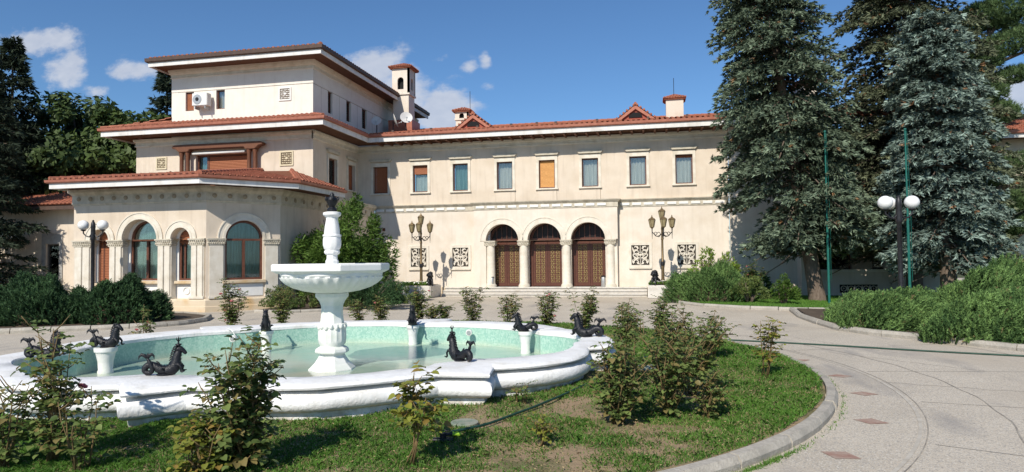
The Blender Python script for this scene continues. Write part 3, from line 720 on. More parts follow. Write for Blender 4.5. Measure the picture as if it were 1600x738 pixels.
# tower, second storey
t2 = Fr(mansion, -25.75, 29.1)
def TX(x): return x + 25.75
t2.put('wall', wall_mesh('wall', TX(-15.9), 4.2, 8.17, [(TX(-22.3), TX(-19.3), 5.6, 7.25, False)], PLU, .3))
side = Fr(mansion, -15.9, 29.1, math.pi / 2)     # x = worldY - 29.1
side.put('wall', wall_mesh('wall', 5.0, 4.2, 8.17, [(1.53, 2.43, 5.7, 7.1, False), (3.72, 4.5, 5.7, 7.05, False)], PLU, .3))
win(side, 1.98, 5.7, .9, 1.4, 'dark'); win(side, 4.11, 5.7, .78, 1.35, 'shut')
part('wall', MB().box(-25.747 - Lm.x, -25.4 - Lm.x, 29.11 - Lm.y, 38 - Lm.y, 4.2, 8.16).mesh('wall', PLU), mansion)
part('wall_moulding', sweep(MB(), rel([(-25.75, 34), (-25.75, 29.1), (-15.96, 29.1)]), [(-.05, 7.78), (.05, 7.80), (.06, 7.86), (.03, 7.88), (.03, 8.0), (.11, 8.06), (.12, 8.17), (-.05, 8.17)]).mesh('wall_moulding', TRIM), mansion)
w = t2.put('window', rect_frame(3.0, 1.65, .08, .1, 0).box(-.95, -.83, -.06, .04, .08, 1.57).mesh('window', FRAMEW), TX(-20.8), .2, 5.6, label='wide window half closed by a brown roller shutter')
part('shutter', slats_mesh(2.3, 1.45, SHUT, .07), w, (.3, -.03, .1), kind='stuff')
part('curtain', curtain_mesh(.8, 1.45, CTEAL), w, (-1.2, .12, .1)); part('pane', MB().box(-1.5, -.9, .03, .04, .08, 1.57).mesh('pane', GLASS), w)
part('room_wall', MB().box(-1.5, 1.5, .28, .32, 0, 1.65).mesh('room_wall', DARK), w)
pg = t2.put('pergola_beam', MB().prism([(-2.35, .36), (-2.5, .3), (-2.5, .2), (-2.3, .17), (-2.1, .0), (-1.6, .0), (-1.5, .12), (1.5, .12), (1.6, .0), (2.1, .0), (2.3, .17), (2.5, .2), (2.5, .3), (2.35, .36)], -.42, -.1).mesh('pergola_beam', WOOD, bevel=.02), TX(-20.85), 0, 7.36)
for px_ in (-22.9, -22.55, -19.15, -18.82):
    t2.put('pergola_post', cached('pp', lambda: MB().lathe([(.12, 0), (.12, .1), (.1, .14), (.1, 1.85), (.13, 1.95), (.13, 2.0)], 12).mesh('pergola_post', WOOD, smooth='auto')), TX(px_), -.25, 5.36)
t2.put('rolled_blind', MB().tube([(-1.45, -.16, 0), (1.45, -.16, 0)], .07, 10).mesh('rolled_blind', PANEL, smooth=True), TX(-20.9), 0, 7.3)
relief(t2, TX(-17.29), 6.88, .72, mat('plaque_cream', (.58, .50, .34), (.66, .58, .42), 10)); relief(t2, TX(-24.25), 6.92, .62, MATS['plaque_cream'])
# skirt roof round the tower
Z2 = ZG
tiles('roof_tiles', ((-26.85, 28.0, Z2), (-14.8, 28.0, Z2), (-15.9, 29.1, Z2 + .36), (-23.7, 29.1, Z2 + .36)), mansion)
tiles('roof_tiles', ((-14.8, 28.0, Z2), (-14.8, 32.95, Z2), (-15.9, 32.95, Z2 + .36), (-15.9, 29.1, Z2 + .36)), mansion)
tiles('roof_tiles', ((-26.85, 34.5, Z2), (-26.85, 28.0, Z2), (-23.7, 29.1, Z2 + .6), (-23.7, 34.5, Z2 + .6)), mansion)
ridge(mansion, (-14.8, 28.0, Z2 + .06), (-15.9, 29.1, Z2 + .4), .08); ridge(mansion, (-26.85, 28.0, Z2 + .06), (-23.7, 29.1, Z2 + .42), .08)
# third storey
t3 = Fr(mansion, -23.7, 29.1)
def UX(x): return x + 23.7
PL3 = streaks(mat('plaster_white', (.72, .67, .60), (.77, .73, .66), 2.0, .9, .2, 26), .25, (.48, .42, .34))
t3.put('wall', wall_mesh('wall', UX(-15.9), 8.172, 10.46, [(UX(-22.66) - .24, UX(-22.66) + .24, 9.5, 10.45, False), (UX(-20.92) - .24, UX(-20.92) + .24, 9.5, 10.45, False)], PL3, .25))
t3.put('wall', MB().box(0, UX(-15.9) + .012, -.012, .35, 10.485, 11.6).mesh('wall', PL3))
t3.put('wall', MB().box(0.02, UX(-15.9) - .01, .02, .3, 10.45, 10.49).mesh('wall', mat('groove_shadow', (.3, .26, .2))))
win(t3, UX(-22.66), 9.5, .48, .95, 'shut', y=.12, surround=False, lintel=False); win(t3, UX(-20.92), 9.5, .48, .95, 'pale', y=.12, surround=False, lintel=False)
relief(t3, UX(-17.38), 10.03, .66, PANEL)
s3 = Fr(mansion, -15.9, 29.1, math.pi / 2)
s3.put('wall', wall_mesh('wall', 14.5, 8.172, 10.46, [(1.5, 1.98, 9.35, 10.45, False), (3.55, 4.1, 9.35, 10.45, False), (5.5, 6.15, 9.35, 10.45, False)], PL3, .25))
s3.put('wall', MB().box(0.0, 14.5, -.012, .35, 10.485, 11.6).mesh('wall', PL3))
s3.put('wall', MB().box(0.02, 14.4, .02, .3, 10.45, 10.49).mesh('wall', MATS['groove_shadow']))
for a, b in ((1.5, 1.98), (3.55, 4.1), (5.5, 6.15)): win(s3, (a + b) / 2, 9.35, round(b - a, 2), 1.1, 'dark', y=.14, surround=False, lintel=False)
for a in (.8, 2.75, 4.9, 6.9, 8.6):
    s3.put('wall_joint', cached('wj', lambda: MB().box(-.008, .008, -.004, 0, 8.9, 10.46).mesh('wall_joint', MATS['groove_shadow'])), a, 0, 0)
part('wall', MB().box(-23.697 - Lm.x, -23.35 - Lm.x, 29.11 - Lm.y, 43 - Lm.y, 8.1, 11.59).mesh('wall', PL3), mansion)
part('wall_moulding', sweep(MB(), rel([(-23.7, 34), (-23.7, 29.1), (-15.9, 29.1), (-15.9, 43.5)]), [(-.05, 11.16), (.04, 11.18), (.05, 11.22), (.03, 11.24), (.03, 11.36), (.08, 11.4), (.12, 11.5), (.14, 11.6), (-.05, 11.6)]).mesh('wall_moulding', TRIM), mansion)
eaves(mansion, [(-24.15, 43.0), (-24.15, 28.0), (-14.9, 28.0), (-14.9, 43.0)], 11.52, 1.05, .2, DKGUT, soffit_drop=.02, gut_h=.2)
Z3 = 11.52 + .2 + .19
tiles('roof_tiles', ((-24.15, 28.0, Z3), (-14.9, 28.0, Z3), (-17.9, 33.0, Z3 + 1.0), (-21.1, 33.0, Z3 + 1.0)), mansion)
tiles('roof_tiles', ((-14.9, 28.0, Z3), (-14.9, 43.0, Z3), (-17.9, 38.0, Z3 + 1.0), (-17.9, 33.0, Z3 + 1.0)), mansion)
tiles('roof_tiles', ((-24.15, 43.0, Z3), (-24.15, 28.0, Z3), (-21.1, 33.0, Z3 + 1.0), (-21.1, 38.0, Z3 + 1.0)), mansion, dv=1.2)
ridge(mansion, (-14.95, 28.05, Z3 + .06), (-17.9, 33.0, Z3 + 1.06))
part('roof_top', MB().slab([(-21.1 - Lm.x, 33 - Lm.y), (-17.9 - Lm.x, 33 - Lm.y), (-17.9 - Lm.x, 43 - Lm.y), (-21.1 - Lm.x, 43 - Lm.y)], Z3 + .8, Z3 + .98).mesh('roof_top', TILEB), mansion)

# ------------------------------------------------------------------ ground-floor bay with arcades
B1 = (-22.75, 22.45); B2 = (-16.73, 22.45); B3 = (-14.9, 24.6); B4 = (-14.9, 34.08)
bay = Fr(mansion, *B1)
def BX(x): return x + 22.75
A = [(-21.52, .43), (-19.68, .79), (-17.84, .43)]
SP = 2.82
bay.put('bay_wall', wall_mesh('bay_wall', BX(-16.73), SP, 4.5, [(BX(c) - r, BX(c) + r, SP, SP + .001, True) for c, r in A], PLU, .3, .3))
ang2 = math.atan2(B3[1] - B2[1], B3[0] - B2[0]); L2 = math.hypot(B3[0] - B2[0], B3[1] - B2[1])
cant = Fr(mansion, *B2, ang2)
cant.put('bay_wall', wall_mesh('bay_wall', L2, .5, 4.5, [(L2 / 2 - .72, L2 / 2 + .72, 1.2, SP, True)], PLU, .35))
part('bay_wall', MB().box(-15.2 - Lm.x, -14.9 - Lm.x, 24.6 - Lm.y, 34.05 - Lm.y, 0, 4.5).mesh('bay_wall', PLU), mansion)
part('bay_wall', MB().box(-22.747 - Lm.x, -22.45 - Lm.x, 22.46 - Lm.y, 29 - Lm.y, 0, 4.49).mesh('bay_wall', PLU), mansion)
# recessed back wall of the arcade with the windows
bayb = Fr(mansion, B1[0], B1[1] + .3)
def wall_open_back():
    ops = [(BX(-21.52) - .36, BX(-21.52) + .36, 1.12, 2.82, True), (BX(-19.62) - .74, BX(-19.62) + .74, 1.2, 2.82, True), (BX(-17.80) - .36, BX(-17.80) + .36, 1.2, 2.82, True)]
    return wall_mesh('bay_back_wall', BX(-16.73), .5, 4.4, ops, PANEL, .2)
bayb.put('bay_back_wall', wall_open_back())
def arched_window(fr, x, z0, r, zs, kind, y=.1, lab=None):
    """arched two-light window: wooden frame, fanlight, curtain or shutter"""
    h = zs - z0; mb = rect_frame(2 * r, h, .08, .09, 1 if r > .5 else 0)
    if r < .5: mb.box(-r * .35 - .03, -r * .35 + .03, -.045, .045, .08, h)
    mb.arch(0, h, r - .09, r, -.045, .045, 20)
    o = fr.put('window', mb.mesh('window', FRAMEW), x, y, z0, label=lab)
    n = 18; P = [(r * .97 * math.cos(math.pi * i / n), h + r * .97 * math.sin(math.pi * i / n)) for i in range(n + 1)]
    full = [(r * .97, 0)] + P + [(-r * .97, 0)]
    if kind == 'shut': 
        part('shutter', slats_mesh(2 * r - .1, h, SHUT, .065), o, (0, -.02, .05), kind='stuff')
        mbs = MB()
        for k in range(7):
            z = r * .95 * k / 7; w2 = math.sqrt(max(.001, (r * .93) ** 2 - (z + .05) ** 2)); mbs.box(-w2, w2, -.03 - .006 * (k % 2), 0, h + z, h + z + .055)
        part('shutter', mbs.mesh('shutter', SHUT), o, kind='stuff')
    else:
        part('pane', MB().prism(full, .0, .012).mesh('pane', GLASS), o)
        part('curtain', curtain_mesh(2 * r - .05, h + (0 if kind == 'half' else .0), CTEAL), o, (0, .13, 0))
        part('curtain', MB().prism(P, .12, .15).mesh('curtain', CTEAL), o)
        if kind == 'half':
            mbs = MB()
            for k in range(9):
                z = -.22 + (r + .2) * k / 9; w2 = math.sqrt(max(.001, (r * .93) ** 2 - max(0, z + .05) ** 2)); mbs.box(-w2, w2, -.04 - .006 * (k % 2), -.01, h + z, h + z + .06)
            part('shutter', mbs.mesh('shutter', SHUT), o, kind='stuff')
    part('room_wall', MB().prism(full, .22, .25).mesh('room_wall', DARK), o)
    return o
arched_window(bayb, BX(-21.52), 1.12, .36, 2.82, 'shut', lab='narrow arched window closed by a brown shutter')
arched_window(bayb, BX(-19.62), 1.2, .74, 2.82, 'teal'); arched_window(bayb, BX(-17.80), 1.2, .36, 2.82, 'half', lab='narrow arched window with its shutter part down')
arched_window(cant, L2 / 2, 1.2, .72, SP, 'teal', .14)
for x, r in ((-21.52, .36), (-19.62, .74), (-17.80, .36)):
    bayb.put('sill', MB().box(-r - .1, r + .1, -.16, .08, -.12, 0).mesh('sill', BASE, bevel=.015), BX(x), 0, 1.19 if r > .5 or x > -20 else 1.11)
cant.put('sill', MB().box(-.82, .82, -.12, .06, -.12, 0).mesh('sill', BASE, bevel=.015), L2 / 2, 0, 1.19)
cant.put('sunk_panel', MB().box(-.72, .72, -.015, .01, 0, .48).mesh('sunk_panel', PANEL, bevel=.01), L2 / 2, 0, .56)
bayb.put('roundel', MB().arch(0, 0, .12, .15, -.03, .0, 20, 0, 2 * math.pi).mesh('roundel', PANEL), BX(-17.8), 0, .8)
for c, r in A: bay.put('archivolt', MB().arch(0, 0, r, r + .09, -.05, .08, 24).arch(0, 0, r + .09, r + .23, -.028, .02, 24).arch(0, 0, r + .23, r + .27, -.05, .02, 24).mesh('archivolt', TRIM), BX(c), 0, SP)
cant.put('archivolt', MB().arch(0, 0, .72, .81, -.05, .05, 24).arch(0, 0, .81, .97, -.028, .02, 24).arch(0, 0, .97, 1.01, -.05, .02, 24).mesh('archivolt', TRIM), L2 / 2, 0, SP)
# pillars: clustered flat shafts under carved capitals
def pillar(fr, x0, x1, d0=-.03, d1=.3, name='pillar'):
    w = x1 - x0; mb = MB().box(0, w, d0 + .05, d1, .5, SP - .27)
    mb.box(.04, w * .5 - .02, d0, d0 + .05, .5, SP - .27).box(w * .5 + .02, w - .04, d0, d0 + .05, .5, SP - .27)
    mb.box(-.03, w + .03, d0 - .05, d1, .5, .6)
    fr.put(name, mb.mesh(name, TRIM, bevel=.012), x0, 0, 0)
    fr.put('capital', cached(('cap', round(w, 2)), lambda: capital_mesh(w + .14, .42, .27)), (x0 + x1) / 2, .13, SP - .27)
for a, b in ((-22.72, -21.95), (-21.09, -20.47), (-18.89, -18.27), (-17.41, -16.83)): pillar(bay, BX(a), BX(b))
for a, b in ((.1, .62), (L2 - .62, L2 - .1)):
    w = b - a
    cant.put('pillar', MB().box(0, w, -.06, .0, .5, SP - .27).box(-.03, w + .03, -.1, .0, .5, .6).mesh('pillar', TRIM, bevel=.012), a, 0, 0)
    cant.put('capital', capital_mesh(w + .16, .24, .27), (a + b) / 2, -.0, SP - .27)
part('bay_base', sweep(MB(), rel([(-22.75, 27), B1, B2, B3, (-14.9, 34.0)]), [(-.6, 0), (.1, 0), (.1, .2), (.07, .22), (.07, .44), (.02, .5), (-.6, .5)]).mesh('bay_base', BASE), mansion)
part('bay_cornice', sweep(MB(), rel([(-22.75, 29), B1, B2, B3, (-14.9, 33.9)]), [(-.3, 4.2), (.02, 4.2), (.03, 4.24), (.06, 4.27), (.05, 4.34), (.05, 4.6), (.1, 4.66), (.16, 4.72), (.17, 4.84), (-.3, 4.87)]).mesh('bay_cornice', BAND), mansion)
def rosette(): return MB().lathe([(.09, 0), (.09, .03), (.05, .05), (.02, .06)], 8).mesh('rosette', mat('rosette_stone', (.33, .27, .19)))
def ros(p0, p1, n):
    ang = math.atan2(p1[1] - p0[1], p1[0] - p0[0])
    for i in range(n):
        t = (i + .5) / n; xx = p0[0] + (p1[0] - p0[0]) * t; yy3 = p0[1] + (p1[1] - p0[1]) * t
        o = part('rosette', cached('rosette', rosette), mansion, (xx + math.sin(ang) * .045 - Lm.x, yy3 - math.cos(ang) * .045 - Lm.y, 4.47)); o.rotation_euler = (R_(90), 0, ang)
ros(B1, B2, 11); ros(B2, B3, 5); ros(B3, (-14.9, 33.8), 13)
E1 = [(-23.8, 29.0), (-23.8, 21.4), (-16.2, 21.4), (-13.85, 24.15), (-13.85, 27.9)]
E1 = [(-22.85, 29.0), (-22.85, 21.4), (-16.25, 21.4), (-13.85, 24.2), (-13.85, 28.3)]
eaves(mansion, E1, 4.8, .95, .2, COPPER, gut_h=.13)
ZB = 4.8 + .2 + .12
tiles('roof_tiles', ((-22.85, 21.4, ZB), (-16.25, 21.4, ZB), (-18.6, 29.05, ZB + 1.2), (-20.0, 29.05, ZB + 1.2)), mansion)
tiles('roof_tiles', ((-16.25, 21.4, ZB), (-13.85, 24.2, ZB), (-17.0, 29.05, ZB + 1.15), (-18.6, 29.05, ZB + 1.2)), mansion)
tiles('roof_tiles', ((-13.85, 24.2, ZB), (-13.85, 28.3, ZB), (-14.9, 28.3, ZB + .25), (-17.0, 29.05, ZB + 1.15)), mansion)
tiles('roof_tiles', ((-22.85, 29.0, ZB), (-22.85, 21.4, ZB), (-20.0, 29.05, ZB + 1.2), (-20.6, 29.05, ZB + 1.2)), mansion, dv=.6)
ridge(mansion, (-16.25, 21.4, ZB + .07), (-18.6, 29.05, ZB + 1.25)); ridge(mansion, (-13.85, 24.2, ZB + .07), (-17.0, 29.05, ZB + 1.2), .08); ridge(mansion, (-22.85, 21.4, ZB + .07), (-20.0, 29.05, ZB + 1.25), .08)
part('terrace_slab', MB().box(-16.0 - Lm.x, -14.75 - Lm.x, 28.35 - Lm.y, 34.0 - Lm.y, 4.78, 4.9).mesh('terrace_slab', BAND), mansion)

# ------------------------------------------------------------------ things fixed to the mansion
ac = thing('air_conditioner', 'white air conditioner outdoor unit on the tower wall between two small windows', 'air conditioner', (-21.75, 29.0, 9.62))
part('casing', MB().box(-.42, .42, -.38, -.04, 0, .62).mesh('casing', PLASTW, bevel=.02), ac)
part('fan_grille', MB().arch(-.12, .31, .1, .24, -.4, -.375, 20, 0, 2 * math.pi).mesh('fan_grille', GREYM), ac); part('fan', MB().lathe([(.05, 0), (.05, .02)], 10).mesh('fan', IRON), ac, (-.12, -.385, .31)).rotation_euler = (R_(90), 0, 0)
part('grille_back', MB().prism([(-.12 + .22 * math.cos(a * .4), .31 + .22 * math.sin(a * .4)) for a in range(16)], -.383, -.379).mesh('grille_back', IRON), ac)
part('bracket', MB().box(-.3, -.26, -.34, 0, -.16, -.0).box(.26, .3, -.34, 0, -.16, 0).mesh('bracket', GREYM), ac)
def dish(x, y, z, r, lab, rz):
    d = thing('satellite_dish', lab, 'satellite dish', (x, y, z), rz, 'satellite dishes on the wing roof')
    part('mast', MB().tube([(0, 0, -1.0), (0, 0, .1)], .03, 8).mesh('mast', IRON), d)
    prof = [(.001, .0)] + [(r * k / 6, r * .28 * (k / 6) ** 2) for k in range(1, 7)]
    m = MB().lathe(prof + [(r, r * .28 + .015), (.001, .02)], 20, cap=False).mesh('reflector', mat('dish_grey', (.55, .55, .54), (.62, .62, .61), 8, .5), smooth='auto')
    part('reflector', m, d, (0, -.05, .1)).rotation_euler = (R_(70), 0, 0)
    part('arm', MB().tube([(0, -.05, -.1), (0, -r * 1.1, .05)], .015, 6).box(-.04, .04, -r * 1.1 - .05, -r * 1.1, .02, .1).mesh('arm', GREYM), d)
dish(-13.9, 36.2, 10.0, .36, 'largest white satellite dish, right of the tower chimney foot', .5)
dish(-14.45, 35.6, 9.75, .4, 'dark-backed satellite dish turned sideways under the tower eave', 1.9)
dish(-15.1, 34.8, 9.6, .28, 'small grey satellite dish close to the tower side wall', .2)

# ------------------------------------------------------------------ annex at far left
annex = thing('annex', 'low shaded annex with a red tiled roof and one dark window at the left edge', 'building', (-32, 28, 0)); aL = annex.location
af = Fr(annex, -46, 27.9)
af.put('wall', wall_mesh('wall', 17.4 + 5, 0, 4.7, [(46 - 29.95, 46 - 29.1, 1.1, 2.9, False)], PLU, .3))
w = af.put('window', rect_frame(.85, 1.8, .06, .08).mesh('window', mat('grey_frame', (.16, .15, .14))), 46 - 29.52, .15, 1.1)
part('surround', MB().box(-.62, -.425, -.2, -.13, -.1, 2.3).box(.425, .62, -.2, -.13, -.1, 2.3).box(-.425, .425, -.2, -.13, 1.8, 2.3).mesh('surround', mat('grey_stone', (.30, .29, .27), (.36, .35, .33), 6)), w)
part('pane', MB().box(-.38, .38, 0, .012, .05, 1.75).mesh('pane', GLASS), w); part('room_wall', MB().box(-.42, .42, .2, .25, 0, 1.8).mesh('room_wall', DARK), w)
part('fascia', MB().box(-46 - aL.x, -26.4 - aL.x, 27.1 - aL.y, 27.16 - aL.y, 4.55, 4.75).mesh('fascia', DKGUT), annex)
part('soffit', MB().box(-46 - aL.x, -26.4 - aL.x, 27.17 - aL.y, 27.95 - aL.y, 4.7, 4.75).mesh('soffit', SOFF), annex)
tiles('roof_tiles', ((-46, 27.05, 4.78), (-26.4, 27.05, 4.78), (-26.4, 31.0, 5.9), (-46, 31.0, 5.9)), annex)

# ------------------------------------------------------------------ loggia block and low wing on the right, behind the spruces
lg = thing('loggia_block', 'cream block with a parapet loggia and balcony behind the spruces', 'building', (9, 33, 0)); lL = lg.location
gf = Fr(lg, 3.65, 33.6)
gf.put('wall', wall_mesh('wall', 3.25, 0, 8.2, [], PLW, .3))
part('wall_base', MB().box(3.6 - lL.x, 6.9 - lL.x, 33.5 - lL.y, 33.6 - lL.y, 0, .75).mesh('wall_base', PLW, bevel=.02), lg)
pf = Fr(lg, 6.9, 32.6)
pf.put('parapet', wall_mesh('parapet', 5.6, 0, 1.15, [(1.3, 2.9, .2, .62, False)], PLU, .12, .3))
pf.put('parapet_coping', MB().box(-.05, 5.65, -.08, .38, 1.15, 1.27).mesh('parapet_coping', TRIM, bevel=.02))
def vent():
    mb = MB()
    for k in range(5):
        x = -.62 + .31 * k
        mb.arch(x, .21, .1, .13, -.03, .03, 12, 0, 2 * math.pi); mb.ball((x + .155, 0, .21), (.05, .03, .14), 6, 5); mb.ball((x, 0, .21), (.04, .03, .04), 6, 4)
    return mb.box(-.8, .8, -.02, .02, 0, .03).box(-.8, .8, -.02, .02, .39, .42).mesh('vent_scrollwork', BASE)
pf.put('vent_scrollwork', vent(), 2.1, .03, .2); pf.put('dark_recess', MB().box(1.3, 2.9, .12, .15, .2, .62).mesh('dark_recess', DARK))
part('return_wall', MB().box(6.6 - lL.x, 6.9 - lL.x, 32.6 - lL.y, 33.6 - lL.y, 0, 8.2).mesh('return_wall', PLW), lg)
part('loggia_pier', MB().box(0, .5, 0, .5, 1.27, 4.7).mesh('loggia_pier', PLU), lg, (10.2 - lL.x, 32.65 - lL.y, 0)); part('loggia_pier', MB().box(0, .5, 0, .5, 1.27, 4.7).mesh('loggia_pier', PLU), lg, (12.3 - lL.x, 32.65 - lL.y, 0))
part('balcony_slab', MB().box(7.0 - lL.x, 13 - lL.x, 32.3 - lL.y, 35 - lL.y, 4.7, 5.0).mesh('balcony_slab', BAND, bevel=.03), lg)
for xx in (7.4, 9.0, 10.6): part('bracket', MB().prism([(-.12, 0), (.12, 0), (.12, .5), (-.12, .5)], 0, .9).mesh('bracket', BAND, bevel=.05), lg, (xx - lL.x, 32.4 - lL.y, 4.18))
rfr = Fr(lg, 6.9, 35.4)
rfr.put('wall', wall_mesh('wall', 7.2, 0, 8.2, [(.8, 2.6, .4, 3.6, False), (3.5, 5.2, .4, 3.6, False)], PLU, .3))
for x in (1.7, 4.35):
    w = rfr.put('window', rect_frame(1.7, 3.2, .08, .1, 1).mesh('window', FRAMEW), x, .15, .4); part('pane', MB().box(-.8, .8, 0, .012, .05, 3.15).mesh('pane', GLASS), w); part('room_wall', MB().box(-.85, .85, .3, .34, 0, 3.2).mesh('room_wall', DARK), w)
def baluster(): return MB().lathe([(.05, 0), (.07, .1), (.035, .3), (.08, .55), (.04, .75), (.05, .82)], 8).mesh('baluster', TRIM, smooth=True)
for k in range(16): part('baluster', cached('balu', baluster), lg, (7.2 + k * .36 - lL.x, 32.45 - lL.y, 5.0))
part('handrail', MB().box(7.0 - lL.x, 13 - lL.x, 32.37 - lL.y, 32.53 - lL.y, 5.83, 5.93).mesh('handrail', TRIM), lg)
eaves(lg, [(4.62, 32.75), (14.0, 32.75)], 8.0, .9, .2, COPPER)
tiles('roof_tiles', ((4.7, 32.7, 8.3), (14.0, 32.7, 8.3), (12.5, 39, 9.9), (4.7, 39, 9.9)), lg)
chimney(lg, 7.35, 34.5, 8.7, .9, 1.45, False)
lw2 = thing('low_wing', 'low cream wing with orange tiled roof at the right edge', 'building', (18, 34, 0)); wL = lw2.location
lf = Fr(lw2, 13.9, 33.6)
lf.put('wall', wall_mesh('wall', 14, 0, 7.1, [(3.0, 4.2, 1.3, 3.3, False), (6, 7.2, 1.3, 3.3, False)], PLU, .3))
for x in (3.6, 6.6): win(lf, x, 1.3, 1.2, 2.0, 'dark')
part('buttress', MB().box(15.45 - wL.x, 16.6 - wL.x, 33.0 - wL.y, 33.6 - wL.y, 0, 5.2).mesh('buttress', PLW), lw2)
eaves(lw2, [(13.6, 32.7), (28, 32.7)], 6.95, .85, .16, COPPER)
tiles('roof_tiles', ((13.6, 32.65, 7.2), (28, 32.65, 7.2), (28, 37, 8.7), (13.6, 37, 8.7)), lw2)
chimney(lw2, 15.6, 35.0, 7.7, .85, 1.1, False)
# ================================================================== GROUND
def poly_sheet(name, pts, z, m, parent=None):
    mb = MB().add([(p[0], p[1], z) for p in pts], [tuple(range(len(pts)))]); o = struct(name, mb.mesh(name, m, recalc=False), parent); return o
def paving_mat():
    m = bpy.data.materials.new('exposed_aggregate'); m.use_nodes = True; N = m.node_tree.nodes; L = m.node_tree.links; b = N['Principled BSDF']; b.inputs['Roughness'].default_value = .85
    tc = N.new('ShaderNodeTexCoord')
    def nz(s, d=5, st=None):
        n = N.new('ShaderNodeTexNoise'); n.inputs['Scale'].default_value = s; n.inputs['Detail'].default_value = d
        if st: mp = N.new('ShaderNodeMapping'); mp.inputs['Scale'].default_value = st; L.new(tc.outputs['Object'], mp.inputs[0]); L.new(mp.outputs[0], n.inputs['Vector'])
        else: L.new(tc.outputs['Object'], n.inputs['Vector'])
        return n.outputs['Fac']
    def ramp(f, a, b_): r = N.new('ShaderNodeMapRange'); r.inputs['From Min'].default_value = a; r.inputs['From Max'].default_value = b_; L.new(f, r.inputs['Value']); return r.outputs[0]
    def mix(f, c1, c2, bt='MIX'):
        x = N.new('ShaderNodeMixRGB'); x.blend_type = bt; L.new(f, x.inputs[0])
        for i, c in ((1, c1), (2, c2)):
            if isinstance(c, tuple): x.inputs[i].default_value = (*c, 1)
            else: L.new(c, x.inputs[i])
        return x.outputs[0]
    base = mix(ramp(nz(.55), .35, .65), (.46, .40, .315), (.55, .485, .39))
    vo = N.new('ShaderNodeTexVoronoi'); vo.inputs['Scale'].default_value = 85; L.new(tc.outputs['Object'], vo.inputs['Vector'])
    sep = N.new('ShaderNodeSeparateColor'); L.new(vo.outputs['Color'], sep.inputs[0])
    c = mix(ramp(sep.outputs[0], .62, .9), base, (.31, .285, .25)); c = mix(ramp(sep.outputs[1], .75, .95), c, (.60, .555, .475))
    c = mix(ramp(nz(1.1, 6, (1, .35, 1)), .56, .74), c, (.27, .25, .23)); c = mix(ramp(nz(.23, 4), .52, .7), c, (.45, .39, .31))
    c = mix(ramp(nz(7, 3), .68, .76), c, (.30, .28, .25))
    L.new(c, b.inputs['Base Color'])
    bp = N.new('ShaderNodeBump'); bp.inputs['Strength'].default_value = .6; bp.inputs['Distance'].default_value = .006; L.new(vo.outputs['Distance'], bp.inputs['Height']); L.new(bp.outputs[0], b.inputs['Normal'])
    return m
PAVE = paving_mat()
TURF = mat('turf_soil', (.13, .12, .05), (.30, .215, .13), 1.6, .95, .9, 30, c3=(.22, .19, .10), scale3=2.7, ramp=(.38, .55))
poly_sheet('ground', [(-600, -600), (600, -600), (600, 900), (-600, 900)], -.05, mat('far_grass', (.05, .07, .02), (.09, .09, .035), .5, .95))
poly_sheet('pavement', [(-60, -14), (60, -14), (60, 60), (-60, 60)], 0, PAVE)

CC = (-5.05, 11.2); RR = 7.6
def ring(c, r, a0, a1, n): return [(c[0] + r * math.cos(a0 + (a1 - a0) * i / n), c[1] + r * math.sin(a0 + (a1 - a0) * i / n)) for i in range(n + 1)]
lawn_mb = MB(); circ = ring(CC, RR - .17, 0, 2 * math.pi, 96)[:-1]
def lawn_h(x, y): return .12 + .022 * math.sin(x * 1.7 + y) * math.cos(y * 1.3 - x * .4) + .012 * math.sin(4.1 * x) * math.sin(3.7 * y)

def kerb(name, path, L=.95, w=.16, h=.13, gap=.012, closed=False, jit=.5):
    """a row of separate kerb stones along a plan path; the stones lie to the right of travel"""
    root = bpy.data.objects.new(name, None); COL.objects.link(root); root['kind'] = 'structure'
    k = random.Random(11)
    P = [Vector(p) for p in path]
    if closed: P.append(P[0])
    S = [0]
    for i in range(len(P) - 1): S.append(S[-1] + (P[i + 1] - P[i]).length)
    def pos(s):
        for i in range(len(P) - 1):
            if s <= S[i + 1] + 1e-9: return P[i].lerp(P[i + 1], (s - S[i]) / max(1e-9, S[i + 1] - S[i]))
        return P[-1]
    s = 0
    while s < S[-1] - .1:
        e = min(S[-1], s + L); seg = [pos(s + gap + (e - s - 2 * gap) * t / 3) for t in range(4)]
        c = (pos(s) + pos(e)) / 2; loc = Vector((c.x, c.y, 0))
        q = [p - Vector((c.x, c.y)) for p in seg]; dz = k.uniform(-.008, .008); do = k.uniform(-.008, .008)
        mb = sweep(MB(), q, [(do, -.04), (do + w - .01, -.04), (do + w, h * .5 + dz), (do + w - .035, h + dz), (do + .01, h + dz + .004), (do, h + dz)])
        part('kerb_stone', mb.mesh('kerb_stone', KERB, bevel=0), root, loc); s = e
    return root
kerb('kerb', ring(CC, RR - .16, R_(-150), R_(100), 90)[::1], .95, .135, .12)
# right island, back strip and left island
RI = [(4.7, 24.6), (4.45, 22.0), (4.5, 20.2), (4.65, 18.4), (5.1, 17.4), (5.6, 16.8), (6.3, 15.9), (7.1, 14.8), (9.5, 11.5), (13, 8)]
poly_sheet('planting_bed', [(p[0] + .1, p[1] + .05) for p in RI] + [(30, 8), (30, 23.6), (9, 23.4)], .1, mat('bed_soil', (.07, .05, .035), (.11, .085, .06), 3, .95, .6, 20))
kerb('kerb', RI, .95, .15)
BS = [(-.0, 32.8), (.35, 31.0), (.8, 29.6), (1.2, 27.9), (1.9, 26.5), (3.1, 25.4), (5.0, 24.75), (8, 24.3), (12, 24.0), (20, 24)]
poly_sheet('lawn', [(p[0] + .06, p[1] + .06) for p in BS] + [(30, 24.1), (30, 32.5), (7, 32.58), (6.5, 33.5), (0, 33.6)], .1, mat('strip_grass', (.05, .10, .015), (.10, .17, .03), 2.5, .95, .5, 40))
kerb('kerb', BS, .95, .14, .12)
